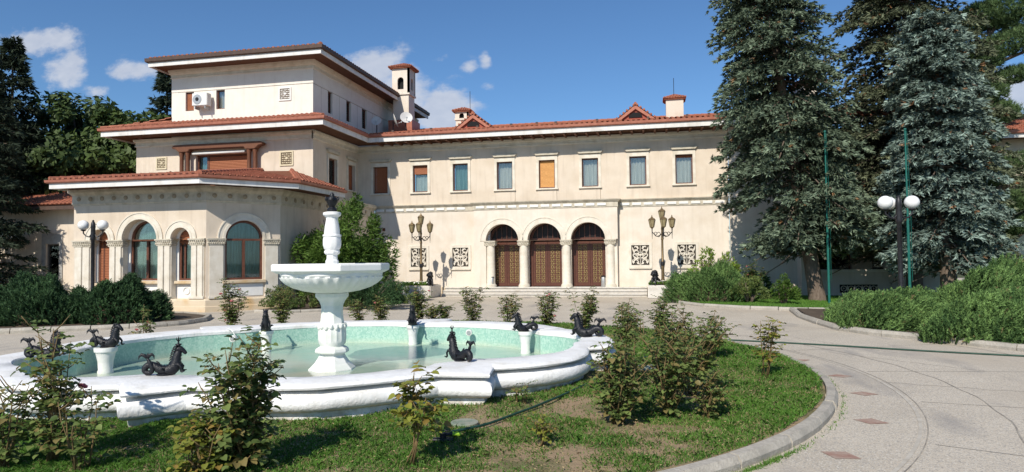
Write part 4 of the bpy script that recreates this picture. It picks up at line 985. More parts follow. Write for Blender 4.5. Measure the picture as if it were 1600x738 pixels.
LI = [(-24, 11.5), (-19, 14.2), (-17.2, 15.2), (-15.6, 16.2), (-14.5, 17.0), (-14.1, 17.8), (-14.2, 18.9), (-14.9, 20.1), (-16.5, 20.9), (-19, 21.2)]
poly_sheet('planting_bed', [(p[0] - .1, p[1] + .1) for p in LI] + [(-30, 21.3), (-30, 12)], .1, MATS['bed_soil'])
kerb('kerb', LI, .95, .15, .14)
# the hedge bed in the corner between bay and steps
HB = [(-14.7, 22.6), (-13.2, 22.4), (-12.3, 23.2), (-11.6, 25.0), (-11.4, 28), (-11.5, 31.5)]
poly_sheet('planting_bed', [(p[0] - .06, p[1] + .05) for p in HB] + [(-14.8, 33.9)], .08, MATS['bed_soil'])
kerb('kerb', HB, .95, .13, .1)

LATER = 1
# marks laid in the paving: pale arcs, joints and red diamonds
def strip(pts, w, z, m, name, parent=None):
    a = offset_path(pts, w / 2); b = offset_path(pts, -w / 2); n = len(pts)
    mb = MB().add([(p.x, p.y, z) for p in a] + [(p.x, p.y, z) for p in b], [(i, i + 1, n + i + 1, n + i) for i in range(n - 1)])
    o = part(name, mb.mesh(name, m, recalc=False), parent); o['kind'] = 'structure'; return o
STRIPM = mat('pale_inlay', (.52, .48, .41), (.40, .36, .30), 5, .85)
JOINT = mat('joint_dark', (.19, .17, .15), (.38, .345, .29), 3, .95)
strip(ring((-5.05, 10.9), 8.35, R_(-42), R_(35), 60), .04, .004, STRIPM, 'paving_inlay')
strip(ring((-5.05, 10.9), 8.42, R_(-42), R_(35), 60), .012, .004, JOINT, 'paving_joint')
for r in (9.25, 12.1): strip([(x + .02 * math.sin(i * 1.3), y) for i, (x, y) in enumerate(ring((-5.05, 10.9), r, R_(-34), R_(55), 50))], .016, .004, JOINT, 'paving_joint')
k_ = random.Random(5)
for a in (-24, -9, 7, 24, 40):
    pts = [(-5.05 + r * math.cos(R_(a)) + k_.uniform(-.015, .015), 10.9 + r * math.sin(R_(a)) + k_.uniform(-.015, .015)) for r in (8.5, 9.5, 10.5, 11.5, 12.5, 14, 16)]
    strip(pts, .012, .0044, JOINT, 'paving_joint')
# a wandering crack or two
for (x0, y0, x1, y1) in ((3.4, 10.9, 7.8, 9.6), (3.3, 14.2, 5.2, 12.2), (2.6, 17.6, 4.6, 14.2)):
    pts = []; n = 26
    for i in range(n + 1):
        t = i / n; pts.append((x0 + (x1 - x0) * t + k_.uniform(-.04, .04), y0 + (y1 - y0) * t + k_.uniform(-.06, .06)))
    strip(pts, .011, .0052, JOINT, 'paving_crack')
DIA = mat('red_stone_inlay', (.30, .17, .13), (.40, .32, .26), 5, .8)
pv = bpy.data.objects['pavement']
for i, a in enumerate((-43, -31.2, -19.5, -7.2, 3.0, 15, 27, 39, 51)):
    r = 7.9; cx = -5.05 + r * math.cos(R_(a)); cy = 11.0 + r * math.sin(R_(a)); t = Vector((-math.sin(R_(a)), math.cos(R_(a)))); n = Vector((math.cos(R_(a)), math.sin(R_(a))))
    c = Vector((cx, cy)); P = [c + n * .185, c + t * .15, c - n * .185, c - t * .15]
    o = part('red_diamond', MB().add([(p.x, p.y, .0035 + .0006) for p in P], [(0, 1, 2, 3)]).mesh('red_diamond', DIA, recalc=False), pv)
    pvk = o

# ================================================================== FOUNTAIN BASIN
BC = Vector((-5.37, 10.27)); BA = R_(26)
def buv(u, v): return (BC.x + u * math.cos(BA) - v * math.sin(BA), BC.y + u * math.sin(BA) + v * math.cos(BA))
# right half of the outline from front centre to back centre: inner edge and matching outer (plinth) edge
def smooth_arc(p, q, bulge, n):
    """points on an arc from p to q bulging to the right-hand side"""
    p = Vector(p); q = Vector(q); d = q - p; L = d.length; nn = Vector((d.y, -d.x)) / L
    return [tuple(p + d * t + nn * bulge * L * 4 * t * (1 - t)) for t in [i / n for i in range(n + 1)]]
inner_h = smooth_arc((0, -3.22), (1.36, -2.84), .04, 8) + [(1.46, -2.66), (1.75, -2.5), (2.02, -2.36)] + smooth_arc((2.18, -2.42), (3.93, -1.2), .2, 10) + [(3.97, -1.12)] + smooth_arc((4.06, -1.04), (3.98, .52), .2, 8) + [(3.9, .62)] + smooth_arc((3.9, .75), (1.95, 2.95), .15, 11) + [(1.85, 3.02), (1.7, 3.08), (1.55, 3.14)] + smooth_arc((1.42, 3.3), (0, 3.72), .04, 8)
outer_h = smooth_arc((0, -3.70), (1.38, -3.30), .035, 8) + [(1.44, -3.30), (1.95, -3.52), (2.12, -3.0)] + smooth_arc((2.2, -3.04), (3.84, -1.86), .19, 10) + [(3.9, -1.66)] + smooth_arc((4.3, -1.62), (4.42, .85), .15, 8) + [(4.2, .98)] + smooth_arc((4.42, 1.1), (2.5, 3.32), .15, 11) + [(2.42, 3.4), (2.6, 3.86), (1.95, 3.96)] + smooth_arc((1.85, 3.78), (0, 4.2), .04, 8)
assert len(inner_h) == len(outer_h)
inner = inner_h[:-1] + [(-u, v) for u, v in inner_h[::-1]][:-1]
outer = outer_h[:-1] + [(-u, v) for u, v in outer_h[::-1]][:-1]
IN = [Vector(buv(*p)) for p in inner]; OUT = [Vector(buv(*p)) for p in outer]; NB = len(IN)
nr = 22; vs = []
for j in range(nr + 1):
    for i in range(NB):
        a = OUT[i] * .6 + IN[i] * .4; d = (OUT[i] - Vector(CC)); 
        # where the ray from the bed's centre through this point meets the kerb
        e = Vector(CC) + d.normalized() * (RR - .17); q = a.lerp(e, j / nr)
        vs.append((q.x, q.y, lawn_h(q.x, q.y) if j < nr else .105))
fs = [(j * NB + i, j * NB + (i + 1) % NB, (j + 1) * NB + (i + 1) % NB, (j + 1) * NB + i) for j in range(nr) for i in range(NB)]
lawn_mb.add(vs, fs); struct('lawn', lawn_mb.mesh('lawn', TURF, smooth=True, recalc=False))
basin = thing('fountain_basin', 'large white painted lobed pool basin with green mosaic lining', 'fountain basin', (BC.x, BC.y, .1)); bL = basin.location
_no = offset_path([tuple(p) for p in OUT], .1, True); NORM = [(a - b) / .1 for a, b in zip(_no, OUT)]
NORM = [n if n.length < 1.35 else n * (1.35 / n.length) for n in NORM]
def ringpts(o, z, t=0.0):
    """o metres outside the plinth line; t mixes toward the inner edge"""
    return [((OUT[i] * (1 - t) + IN[i] * t) + NORM[i] * o, z) for i in range(NB)]
def band(name, rings, m, smooth='auto', closed_prof=True):
    mb = MB(); R = len(rings)
    mb.v = [(p.x - bL.x, p.y - bL.y, z - bL.z) for rg in rings for p, z in rg]
    for k in range(R if closed_prof else R - 1):
        k2 = (k + 1) % R
        mb.f += [(k * NB + i, k * NB + (i + 1) % NB, k2 * NB + (i + 1) % NB, k2 * NB + i) for i in range(NB)]
    return part(name, mb.mesh(name, m, smooth=smooth), basin)
def wob(rings, a):   # hand-plastered unevenness
    out = []
    for k, rg in enumerate(rings):
        out.append([(p + NORM[i] * a * math.sin(i * 2.1 + k), z + a * .6 * math.sin(i * 1.3 + k * 1.7)) for i, (p, z) in enumerate(rg)])
    return out
HR = .52
band('plinth', [ringpts(.02, .0), ringpts(.02, .195), ringpts(-.0, .21, ), ringpts(-.1, .21), ringpts(-.1, 0)], RIMW)
band('torus_moulding', wob([ringpts(-.01, .205), ringpts(.06, .210), ringpts(.105, .232), ringpts(.13, .27), ringpts(.137, .315), ringpts(.125, .36), ringpts(.09, .395), ringpts(.02, .42), ringpts(-.05, .43), ringpts(-.1, .43), ringpts(-.1, .21)], .004), RIMW, 'auto')
band('coping', wob([ringpts(-.06, .427), ringpts(-.05, .455), ringpts(.07, .458), ringpts(.10, .465), ringpts(.108, .485), ringpts(.095, .508), ringpts(.05, HR + .005), ringpts(0, HR + .01, .45), ringpts(0, HR, .95), ringpts(0, HR - .02, 1.0), ringpts(0, HR - .075, 1.0), ringpts(0, HR - .08, .9)], .004), RIMW, 'auto')
def mosaic_mat():
    m = bpy.data.materials.new('green_mosaic'); m.use_nodes = True; N = m.node_tree.nodes; L = m.node_tree.links; b = N['Principled BSDF']; b.inputs['Roughness'].default_value = .35
    tc = N.new('ShaderNodeTexCoord'); vo = N.new('ShaderNodeTexVoronoi'); vo.inputs['Scale'].default_value = 36; vo.inputs['Randomness'].default_value = .5; L.new(tc.outputs['Object'], vo.inputs['Vector'])
    sep = N.new('ShaderNodeSeparateColor'); L.new(vo.outputs['Color'], sep.inputs[0])
    cr = N.new('ShaderNodeValToRGB'); e = cr.color_ramp.elements; e[0].color = (.27, .48, .40, 1); e[1].color = (.44, .62, .53, 1); k = e.new(.5); k.color = (.34, .55, .45, 1); L.new(sep.outputs[0], cr.inputs[0])
    nz = N.new('ShaderNodeTexNoise'); nz.inputs['Scale'].default_value = 2.2; nz.inputs['Detail'].default_value = 6; L.new(tc.outputs['Object'], nz.inputs['Vector'])
    sx = N.new('ShaderNodeSeparateXYZ'); L.new(tc.outputs['Object'], sx.inputs[0])
    lo = N.new('ShaderNodeMapRange'); lo.inputs['From Min'].default_value = .10; lo.inputs['From Max'].default_value = -.03; L.new(sx.outputs[2], lo.inputs['Value'])
    ml = N.new('ShaderNodeMath'); ml.operation = 'MULTIPLY'; L.new(lo.outputs[0], ml.inputs[0]); L.new(nz.outputs['Fac'], ml.inputs[1])
    mx = N.new('ShaderNodeMixRGB'); mx.inputs[2].default_value = (.58, .60, .46, 1); L.new(ml.outputs[0], mx.inputs[0]); L.new(cr.outputs[0], mx.inputs[1]); L.new(mx.outputs[0], b.inputs['Base Color'])
    bp = N.new('ShaderNodeBump'); bp.inputs['Strength'].default_value = .25; bp.inputs['Distance'].default_value = .004; L.new(vo.outputs['Distance'], bp.inputs['Height']); L.new(bp.outputs[0], b.inputs['Normal'])
    return m
MOS = mosaic_mat()
ZF = .085
band('mosaic_wall', [ringpts(0, ZF - .05, .985), ringpts(0, HR - .06, .985), ringpts(0, HR - .06, .9), ringpts(0, ZF - .05, .9)], MOS, False)
FLOORM = mat('pool_floor', (.29, .42, .345), (.39, .47, .385), 1.4, .12, .15, 6, c3=(.50, .45, .35), scale3=.55, spec=.6)
mb = MB().add([(p.x - bL.x, p.y - bL.y, ZF - bL.z) for p in [OUT[i] * .05 + IN[i] * .95 for i in range(NB)]] + [(0, 0, ZF - bL.z)], [(i, (i + 1) % NB, NB) for i in range(NB)])
part('pool_floor', mb.mesh('pool_floor', FLOORM, recalc=False), basin)
# inner pedestals
def pedestal():
    return MB().lathe([(.13, 0), (.135, .03), (.12, .06), (.13, .2), (.16, .32), (.165, .34), (.19, .36), (.195, .41), (.19, .425)], 20).mesh('statue_pedestal', FPAINT, smooth='auto')
PED = [(1.71, 2.87), (-1.24, 2.70), (3.66, .82), (-3.54, .79)]
for (u, v) in PED:
    x, y = buv(u, v); o = part('statue_pedestal', cached('ped', pedestal), basin, (x - bL.x, y - bL.y, ZF - bL.z)); s = .9 if u < -3 else .72; o.scale = (s, s, 1)
# lights and pipe on the mosaic
for (x, y, z, lab, g) in ((-3.84, 13.62, .36, 'round pool light on the right back mosaic wall', 0), (-8.25, 11.95, .37, 'round pool light on the left back mosaic wall under a white pipe', 1)):
    l = thing('pool_light', lab, 'light', (x, y, z), R_(8), 'pool lights')
    part('housing', MB().lathe([(.068, 0), (.072, .05), (.062, .09)], 16).mesh('housing', FPAINT), l, (0, 0, 0)).rotation_euler = (R_(90), 0, 0)
    part('lens', MB().lathe([(.05, .088), (.045, .1)], 14).mesh('lens', GREYM), l).rotation_euler = (R_(90), 0, 0)
    if g: part('cable', MB().tube([(0, .02, .06), (-.03, 0, .13), (-.1, .04, .17), (-.2, .14, .175)], .014, 6).mesh('cable', FPAINT), l)

# ================================================================== CENTRAL FOUNTAIN
fo = thing('fountain', 'white tiered fountain with octagonal bowl and black urn finial in the middle of the pool', 'fountain', (-5.33, 10.4, 0)); fo.scale = (.92, .92, 1)
oc = dict(n=8, ph=R_(22.5) + R_(12))
part('foot', MB().lathe([(.43, ZF - .02), (.425, .10), (.40, .12), (.32, .19), (.26, .27), (.225, .33), (.23, .35), (.295, .36), (.31, .385), (.295, .43), (.22, .47)], **oc).mesh('foot', FPAINT, bevel=.006), fo)
part('shaft_urn', MB().lathe([(.2, .45), (.21, .48), (.235, .52), (.245, .58), (.245, .70), (.235, .78), (.25, .80), (.245, .84), (.225, .85)], 32, flute=.03, nf=16, fr=(2, 6)).mesh('shaft_urn', FPAINT, smooth='auto'), fo)
part('leaf_collar', (lambda mb: [mb.ball((.235 * math.cos(a * math.pi / 8), .235 * math.sin(a * math.pi / 8), .79 + .018 * (a % 2)), (.04, .04, .05), 7, 5) for a in range(16)] and mb)(MB()).mesh('leaf_collar', FPAINT, smooth=True), fo)
part('shaft', MB().lathe([(.22, .84), (.21, .9), (.195, 1.03), (.2, 1.15), (.23, 1.22), (.28, 1.28), (.30, 1.30), (.30, 1.36), (.2, 1.38)], **oc).mesh('shaft', FPAINT, bevel=.006), fo)
bowl = part('bowl', MB().lathe([(.19, 1.355), (.32, 1.37), (.5, 1.40), (.68, 1.455), (.80, 1.52), (.87, 1.58), (.90, 1.63), (.895, 1.65), (.91, 1.66), (.915, 1.71)], 160, flute=.026, nf=32, fr=(2, 6)).mesh('bowl', FPAINT, smooth='auto'), fo)
part('bowl_rim', MB().lathe([(.91, 1.69), (.97, 1.70), (1.03, 1.73), (1.06, 1.74), (1.065, 1.83), (1.045, 1.855), (.9, 1.855), (.88, 1.8), (.5, 1.68), (.1, 1.66)], 8, cap=False, ph=R_(22.5) + R_(12)).mesh('bowl_rim', FPAINT, bevel=.005), fo)
part('bowl_stain', MB().lathe([(.62, 1.415), (.66, 1.43)], 40, cap=False).mesh('bowl_stain', mat('lime_stain', (.50, .56, .46), rough=.8)), fo) if 0 else None
part('baluster_stem', MB().lathe([(.12, 1.6), (.12, 1.90), (.1, 1.93), (.097, 2.0), (.13, 2.02), (.145, 2.04), (.14, 2.07), (.12, 2.085)], **oc).mesh('baluster_stem', FPAINT, bevel=.005), fo)
part('baluster', MB().lathe([(.11, 2.07), (.145, 2.11), (.162, 2.17), (.162, 2.26), (.152, 2.31), (.168, 2.32), (.163, 2.345), (.14, 2.35), (.14, 2.40), (.125, 2.5), (.105, 2.6), (.11, 2.64), (.145, 2.66), (.163, 2.68), (.16, 2.72), (.1, 2.735)], 40, flute=.022, nf=10, fr=(1, 11)).mesh('baluster', FPAINT, smooth='auto'), fo)
part('urn_finial', MB().lathe([(.06, 2.73), (.09, 2.742), (.092, 2.78), (.06, 2.8), (.05, 2.815), (.08, 2.86), (.1, 2.9), (.11, 2.93), (.095, 2.95), (.08, 2.98), (.04, 2.99), (.04, 3.03), (.015, 3.06)], 24, flute=.05, nf=8, fr=(4, 8)).mesh('urn_finial', BLACKST, smooth='auto'), fo)
um = MB()
for k in range(6):
    a = k * math.pi / 3; c, s = math.cos(a), math.sin(a); um.tube([(.08 * c, .08 * s, 2.92), (.125 * c, .125 * s, 2.94), (.13 * c, .13 * s, 2.985), (.1 * c, .1 * s, 2.975)], [.02, .018, .013, .008], 6)
part('leaf_work', um.mesh('leaf_work', BLACKST, smooth=True), fo)

# ================================================================== SEA-CREATURE STATUES
def creature_meshes(variant=0):
    """hippocamp seen from the side: horse-like head and neck, low body, looped tail with a forked fluke; faces +x"""
    out = {}
    mb = MB(); k = random.Random(variant)
    path = []; rad = []
    def seg(pts):
        for (x, z, r, y) in pts: path.append((x, y, z)); rad.append(r)
    # neck -> chest -> body -> tail loop -> tail tip
    seg([(.235, .40, .035, 0), (.225, .36, .05, 0), (.205, .30, .058, 0), (.195, .235, .066, 0), (.185, .17, .078, 0), (.155, .105, .085, 0), (.09, .07, .082, 0), (.02, .068, .074, 0), (-.05, .09, .066, 0), (-.11, .13, .058, .005), (-.165, .165, .052, .01),
         (-.225, .172, .047, .015), (-.275, .15, .044, .018), (-.30, .105, .041, .018), (-.285, .06, .038, .012), (-.24, .038, .035, 0), (-.19, .05, .033, -.02), (-.165, .095, .03, -.035), (-.175, .15, .028, -.045), (-.205, .215, .025, -.04), (-.235, .265, .021, -.03), (-.25, .30, .016, -.025)])
    P = []; Rr = []
    for i in range(len(path) - 1):
        for t in (0, .5):
            P.append(tuple(path[i][c] * (1 - t) + path[i + 1][c] * t for c in range(3))); Rr.append(rad[i] * (1 - t) + rad[i + 1] * t)
    mb.tube(P, [r * 1.2 * (1 + .08 * (1 if i % 2 else -1)) for i, r in enumerate(Rr)], 12)
    out['body'] = mb.mesh('body', BLACKST, smooth=True)
    h = MB()
    h.tube([(.21, 0, .385), (.225, 0, .42), (.26, 0, .425), (.30, 0, .395), (.335, 0, .355), (.35, 0, .335)], [.045, .055, .05, .036, .03, .02], 10)
    for s in (-1, 1):
        h.tube([(.205, s * .03, .43), (.195, s * .045, .47), (.20, s * .05, .5)], [.016, .014, .003], 6)
        h.ball((.265, s * .04, .425), .012, 6, 5)
        h.ball((.335, s * .014, .36), .01, 6, 4)
    out['head'] = h.mesh('head', BLACKST, smooth=True)
    mn = MB()
    for i in range(9):
        t = i / 8; x = .185 - .055 * math.sin(t * 2.2) + .01; z = .46 - .33 * t
        mn.tube([(x + .015, 0, z), (x - .03, k.uniform(-.02, .02), z + .005), (x - .065, k.uniform(-.02, .02), z - .03)], [.026, .018, .004], 6, .6)
    out['mane'] = mn.mesh('mane', BLACKST, smooth=True)
    for s in (-1, 1):
        lg_ = MB(); lg_.tube([(.19, s * .055, .17), (.25, s * .075, .165), (.29, s * .075, .12), (.275, s * .075, .06)], [.035, .026, .02, .016], 8)
        lg_.tube([(.275, s * .075, .06), (.30, s * .08, .045), (.345, s * .09, .055)], [.022, .02, .004], 6, .5)
        out['foreleg' + '  '[:s + 1]] = lg_.mesh('foreleg', BLACKST, smooth=True)
    fk = MB()
    for s, dx in ((-1, -.09), (1, .075)):
        fk.tube([(-.25, -.025, .29), (-.25 + dx * .4, -.025, .335), (-.25 + dx * .95, -.025, .355), (-.25 + dx * 1.35, -.025, .325), (-.25 + dx * 1.45, -.025, .275)], [.02, .032, .027, .016, .003], 8, .45)
    fk.tube([(-.25, -.025, .29), (-.247, -.025, .34), (-.235, -.025, .385)], [.02, .022, .003], 6, .5)
    out['tail_fluke'] = fk.mesh('tail_fluke', BLACKST, smooth=True)
    fn = MB()
    fn.tube([(-.07, 0, .13), (-.075, 0, .19), (-.10, 0, .225), (-.13, 0, .235)], [.03, .022, .012, .002], 6, .4)
    out['fin'] = fn.mesh('fin', BLACKST, smooth=True)
    out['fin '] = MB().tube([(.03, .06, .09), (.0, .12, .11), (-.04, .15, .10)], [.03, .022, .003], 6, .4).mesh('fin', BLACKST, smooth=True)
    out['fin  '] = MB().tube([(.03, -.06, .09), (.0, -.12, .11), (-.04, -.15, .10)], [.03, .022, .003], 6, .4).mesh('fin', BLACKST, smooth=True)
    out['statue_base'] = MB().lathe([(.11, -.012), (.115, .01), (.09, .025)], 14).mesh('statue_base', BLACKST)
    cr = MB().lathe([(.03, 0), (.035, .03), (.055, .05), (.05, .06), (.015, .065), (.012, .12)], 10)
    for q in range(4):
        a = q * math.pi / 2; cr.tube([(.012 * math.cos(a), .012 * math.sin(a), .11), (.035 * math.cos(a), .035 * math.sin(a), .14), (.028 * math.cos(a), .028 * math.sin(a), .175)], [.008, .008, .002], 5)
    cr.tube([(0, 0, .11), (0, 0, .19)], [.008, .002], 5)
    out['spout_crown'] = cr.mesh('spout_crown', BLACKST, smooth=True)
    return out
CM = creature_meshes()
def creature(u, v, z, face, sc, lab, crown=False):
    x, y = buv(u, v) if u is not None else v
    t = thing('sea_creature_statue', lab, 'statue', (x, y, z), face, 'black sea creature statues round the pool')
    t.scale = (sc, sc, sc)
    for n in CM:
        if n != 'spout_crown': part(n.strip(), CM[n], t)
    if crown: part('spout_crown', CM['spout_crown'], t, (.225, 0, .45))
    return t
# faces: the statues on the rim look inward over the water
creature(None, (-1.16, 11.75), .53, R_(176), .86, 'black sea creature statue lying along the rim at the right end of the pool')
creature(None, (-2.60, 8.76), .53, R_(148), .74, 'black sea creature statue on the front rim to the right, spout crown on its head', True)
creature(None, (-5.9, 7.14), .53, R_(28), .72, 'black sea creature statue on the front rim to the left, crowned spout and looped tail', True)
creature(None, (-8.75, 8.15), .53, R_(20), .8, 'black sea creature statue at the left end of the rim behind the tall rose')
for (u, v), f, sc, lab in zip(PED, (R_(-72), R_(-62), R_(205), R_(12)), (.9, .9, .74, .8), ('black sea creature statue on the right one of the two back pedestals', 'black sea creature statue on the left one of the two back pedestals', 'black sea creature statue on the pedestal in the right corner of the pool', 'black sea creature statue on the wide pedestal in the left corner of the pool')):
    creature(u, v, ZF + .43, f, sc, lab)

# ================================================================== LAMPS
def globe_lamp(x, y, rz, lab, h=3.25, third=False):
    t = thing('globe_lamp', lab, 'street lamp', (x, y, .05), rz, 'black globe street lamps')
    part('pole', MB().lathe([(.09, 0), (.09, .35), (.065, .4), (.06, h - .55), (.085, h - .52), (.085, h - .45), (.075, h - .1), (.085, h - .05), (.07, h + .1), (.035, h + .16), (.04, h + .19), (.0, h + .22)], 14).mesh('pole', IRON, smooth='auto'), t)
    for k, a in enumerate((0, 180, 100)[:3 if third else 2]):
        c, s = math.cos(R_(a)), math.sin(R_(a)); d = .36
        arm = part('arm', MB().tube([(.05 * c, .05 * s, h - .3), (.14 * c, .14 * s, h - .42), (.26 * c, .26 * s, h - .38), (d * c, d * s, h - .28), (d * c, d * s, h - .2)], .024, 8).lathe([(.05, h - .2), (.09, h - .17), (.09, h - .15)], 10, (d * c, d * s, 0)).mesh('arm', IRON, smooth='auto'), t)
        part('globe', MB().ball((0, 0, 0), (.19, .19, .185), 24, 14).mesh('globe', GLOBE, smooth=True), t, (d * c, d * s, h + .02))
    return t
globe_lamp(-20.33, 20.9, R_(12), 'black globe lamp at left, two white globes, in front of the arcade')
globe_lamp(6.5, 19.75, R_(12), 'black globe lamp at right, three white globes, rising from the junipers', third=True)

def lantern_mesh(): 
    return dict(
        lantern=MB().lathe([(.02, 0), (.05, .02), (.07, .05), (.095, .06), (.10, .075)], 6).lathe([(.165, .37), (.175, .385), (.13, .44), (.06, .47), (.05, .5), (.02, .52), (.025, .55), (.0, .6)], 6).mesh('lantern', BRONZE),
        glazing=MB().lathe([(.09, .075), (.155, .37)], 6).mesh('glazing', LGLASS),
        bars=(lambda mb: [mb.tube([(.094 * math.cos(a * math.pi / 3), .094 * math.sin(a * math.pi / 3), .07), (.16 * math.cos(a * math.pi / 3), .16 * math.sin(a * math.pi / 3), .375)], .01, 4) for a in range(6)] and mb)(MB()).mesh('lantern_bars', BRONZE))
LM = lantern_mesh()
def lantern_post(x, y, lab):
    t = thing('lantern_post', lab, 'street lamp', (x, y, .58), R_(8), 'bronze four lantern posts by the steps')
    H = 2.35; t.scale = (1, 1, 1.1)
    part('post_base', MB().lathe([(.2, 0), (.2, .06), (.13, .1), (.1, .16), (.085, .3)], 12).mesh('post_base', BRONZE, smooth='auto'), t)
    part('post', MB().lathe([(.075, .28), (.07, .85), (.085, .86), (.095, .95), (.08, 1.03), (.055, 1.06), (.05, 1.95), (.07, 1.97), (.055, 2.02), (.045, 2.35), (.06, 2.4), (.045, 2.5), (.035, 2.72)], 12).mesh('post', BRONZE, smooth='auto'), t)
    part('post_collar', MB().lathe([(.09, .86), (.1, .95), (.09, 1.03)], 12).mesh('post_collar', IRON), t)
    def lan(px, py, pz):
        o = part('lantern', LM['lantern'], t, (px, py, pz)); part('glazing', LM['glazing'], o); part('lantern_bars', LM['bars'], o)
    lan(0, 0, 2.78)
    for a in (0, 180, 270):
        c, s = math.cos(R_(a + 0)), math.sin(R_(a + 0)); d = .46
        mb = MB().tube([(.04 * c, .04 * s, 2.2), (.15 * c, .15 * s, 2.08), (.3 * c, .3 * s, 2.12), (.4 * c, .4 * s, 2.24), (d * c, d * s, 2.28)], .022, 6)
        mb.tube([(d * c, d * s, 1.98), (d * c, d * s, 2.42)], [.006, .03], 6)
        for (r0, zz, rr) in ((.16, 2.2, .075), (.3, 2.22, .06)):
            mb.tube([(c * (r0 + rr * math.cos(q)), s * (r0 + rr * math.cos(q)), zz + rr * math.sin(q)) for q in np.linspace(0, 5.2, 12)], .014, 5)
        part('arm', mb.mesh('arm', IRON, smooth=True), t); lan(d * c, d * s, 2.42)
    return t
lantern_post(-11.46, 31.85, 'bronze lantern post left of the steps, standing in the left planter')
lantern_post(.4, 31.85, 'bronze lantern post right of the steps, standing in the right planter')

def planter(x0, x1, lab):
    t = thing('stone_planter', lab, 'planter', ((x0 + x1) / 2, 32.2, 0), 0, 'stone planters beside the steps')
    w = (x1 - x0) / 2
    part('planter_body', MB().box(-w, w, -.75, 1.0, 0, .62).mesh('planter_body', TRIM if False else MARBLE, bevel=.04), t)
    part('soil', MB().box(-w + .12, w - .12, -.63, .88, .6, .64).mesh('soil', MATS['bed_soil']), t)
    return t
planter(-12.75, -10.85, 'pale stone planter left of the steps'); planter(-.3, 1.4, 'pale stone planter right of the steps')
part_ = step
mb_ = None
def lion(x, y, rz, lab):
    t = thing('stone_lion', lab, 'statue', (x, y, .62), rz, 'dark stone lions on the planters')
    mb = MB().tube([(-.26, 0, .1), (-.2, 0, .16), (-.05, 0, .22), (.08, 0, .34), (.14, 0, .46)], [.09, .14, .15, .14, .1], 12)
    part('body', mb.mesh('body', BLACKST, smooth=True), t)
    m = MB(); k = random.Random(2)
    for i in range(26):
        a = k.uniform(0, 6.28); b = k.uniform(-.6, 1.4); m.ball((.12 + .13 * math.cos(a) * math.cos(b), .15 * math.sin(a) * math.cos(b), .5 + .15 * math.sin(b)), k.uniform(.04, .065), 6, 5)
    m.ball((.12, 0, .5), .15, 10, 8); part('mane', m.mesh('mane', BLACKST, smooth=True), t)
    h = MB().ball((.22, 0, .52), (.09, .085, .1), 10, 8).ball((.3, 0, .49), (.05, .05, .045), 8, 6)
    for s in (-1, 1): h.ball((.14, s * .11, .62), .03, 6, 5); h.ball((.285, s * .035, .555), .012, 5, 4)
    part('head', h.mesh('head', BLACKST, smooth=True), t)
    for s in (-1, 1):
        part('leg', MB().tube([(.16, s * .08, .34), (.2, s * .09, .18), (.2, s * .09, .04), (.27, s * .09, .025)], [.06, .05, .04, .04], 8).mesh('leg', BLACKST, smooth=True), t)
        part('leg', MB().tube([(-.18, s * .12, .16), (-.05, s * .14, .1), (-.1, s * .14, .04), (.0, s * .14, .03)], [.08, .07, .045, .035], 8).mesh('leg', BLACKST, smooth=True), t)
lion(-10.98, 31.75, R_(-60), 'dark stone lion on the left planter'); lion(.08, 31.75, R_(-120), 'dark stone lion on the right planter')
for x, lab in ((-8.27, 'grey metal ash bin by the left door'), (-2.5, 'grey metal ash bin by the right door')):
    t = thing('ash_bin', lab, 'bin', (x, 33.78, .45), 0, 'ash bins by the doors')
    part('bin_body', MB().lathe([(.11, 0), (.12, .02), (.12, .48), (.11, .5)], 14).mesh('bin_body', GREYM, smooth='auto'), t); part('bin_lid', MB().lathe([(.125, .5), (.125, .53), (.05, .58)], 14).mesh('bin_lid', IRON), t)
for x, y, h, lab in ((6.42, 27, 6.5, 'green flagpole left of the globe lamp, beside the spruce trunk'), (8.5, 25, 6.1, 'green flagpole just right of the globe lamp, before the silver spruce')):
    t = thing('flagpole', lab, 'flagpole', (x, y, .1), 0, 'green flagpoles')
    part('mast', MB().lathe([(.048, 0), (.044, h * .5), (.034, h * .5 + .01), (.028, h)], 10).mesh('mast', GREENP, smooth='auto'), t)
    part('halyard', MB().tube([(.09, 0, .9), (.1, 0, h * .5), (.05, 0, h - .05)], .008, 4).mesh('halyard', GREENP), t); part('truck', MB().ball((0, 0, h), .05, 8, 6).mesh('truck', GREENP, smooth=True), t)

# ================================================================== HOSES, SPRINKLER, VALVE BOXES
def hose(name, pts, r, lab, z0):
    P = [Vector(p) for p in pts]; Q = []
    for i in range(len(P) - 1):
        a = P[max(0, i - 1)]; b = P[i]; c = P[i + 1]; d = P[min(len(P) - 1, i + 2)]
        for k in range(8):
            t = k / 8; Q.append(.5 * ((2 * b) + (c - a) * t + (2 * a - 5 * b + 4 * c - d) * t * t + (3 * b - a - 3 * c + d) * t ** 3))
    Q.append(P[-1]); L = Vector(Q[0])
    o = part(name, MB().tube([q - L for q in Q], r, 8).mesh(name, HOSE, smooth=True), None, L); tag(o, lab, 'garden hose'); return o
hose('garden_hose', [(-2.0, 6.4, .19), (-1.86, 6.62, .18), (-1.72, 6.9, .17), (-1.5, 7.5, .165), (-1.38, 7.85, .16), (-1.08, 8.8, .16), (-.86, 9.7, .155), (-.72, 10.7, .15), (-.4, 11.6, .155), (.1, 12.4, .15), (.9, 13.4, .15)], .015, 'dark green hose running over the lawn from the sprinkler along the basin', .15)
hose('garden_hose', [(.0, 15.6, .17), (.75, 16.0, .14), (.98, 15.97, .03), (1.98, 15.72, .02), (3.6, 15.15, .02), (5.2, 14.48, .02), (6.65, 14.0, .02), (9, 13.3, .02), (13, 12, .02)], .017, 'dark green hose stretched across the pavement to the right', 0)
sp = thing('sprinkler', 'black and lime lawn sprinkler lying on bare soil in front of the basin', 'sprinkler', (-2.05, 6.3, .14), R_(15))
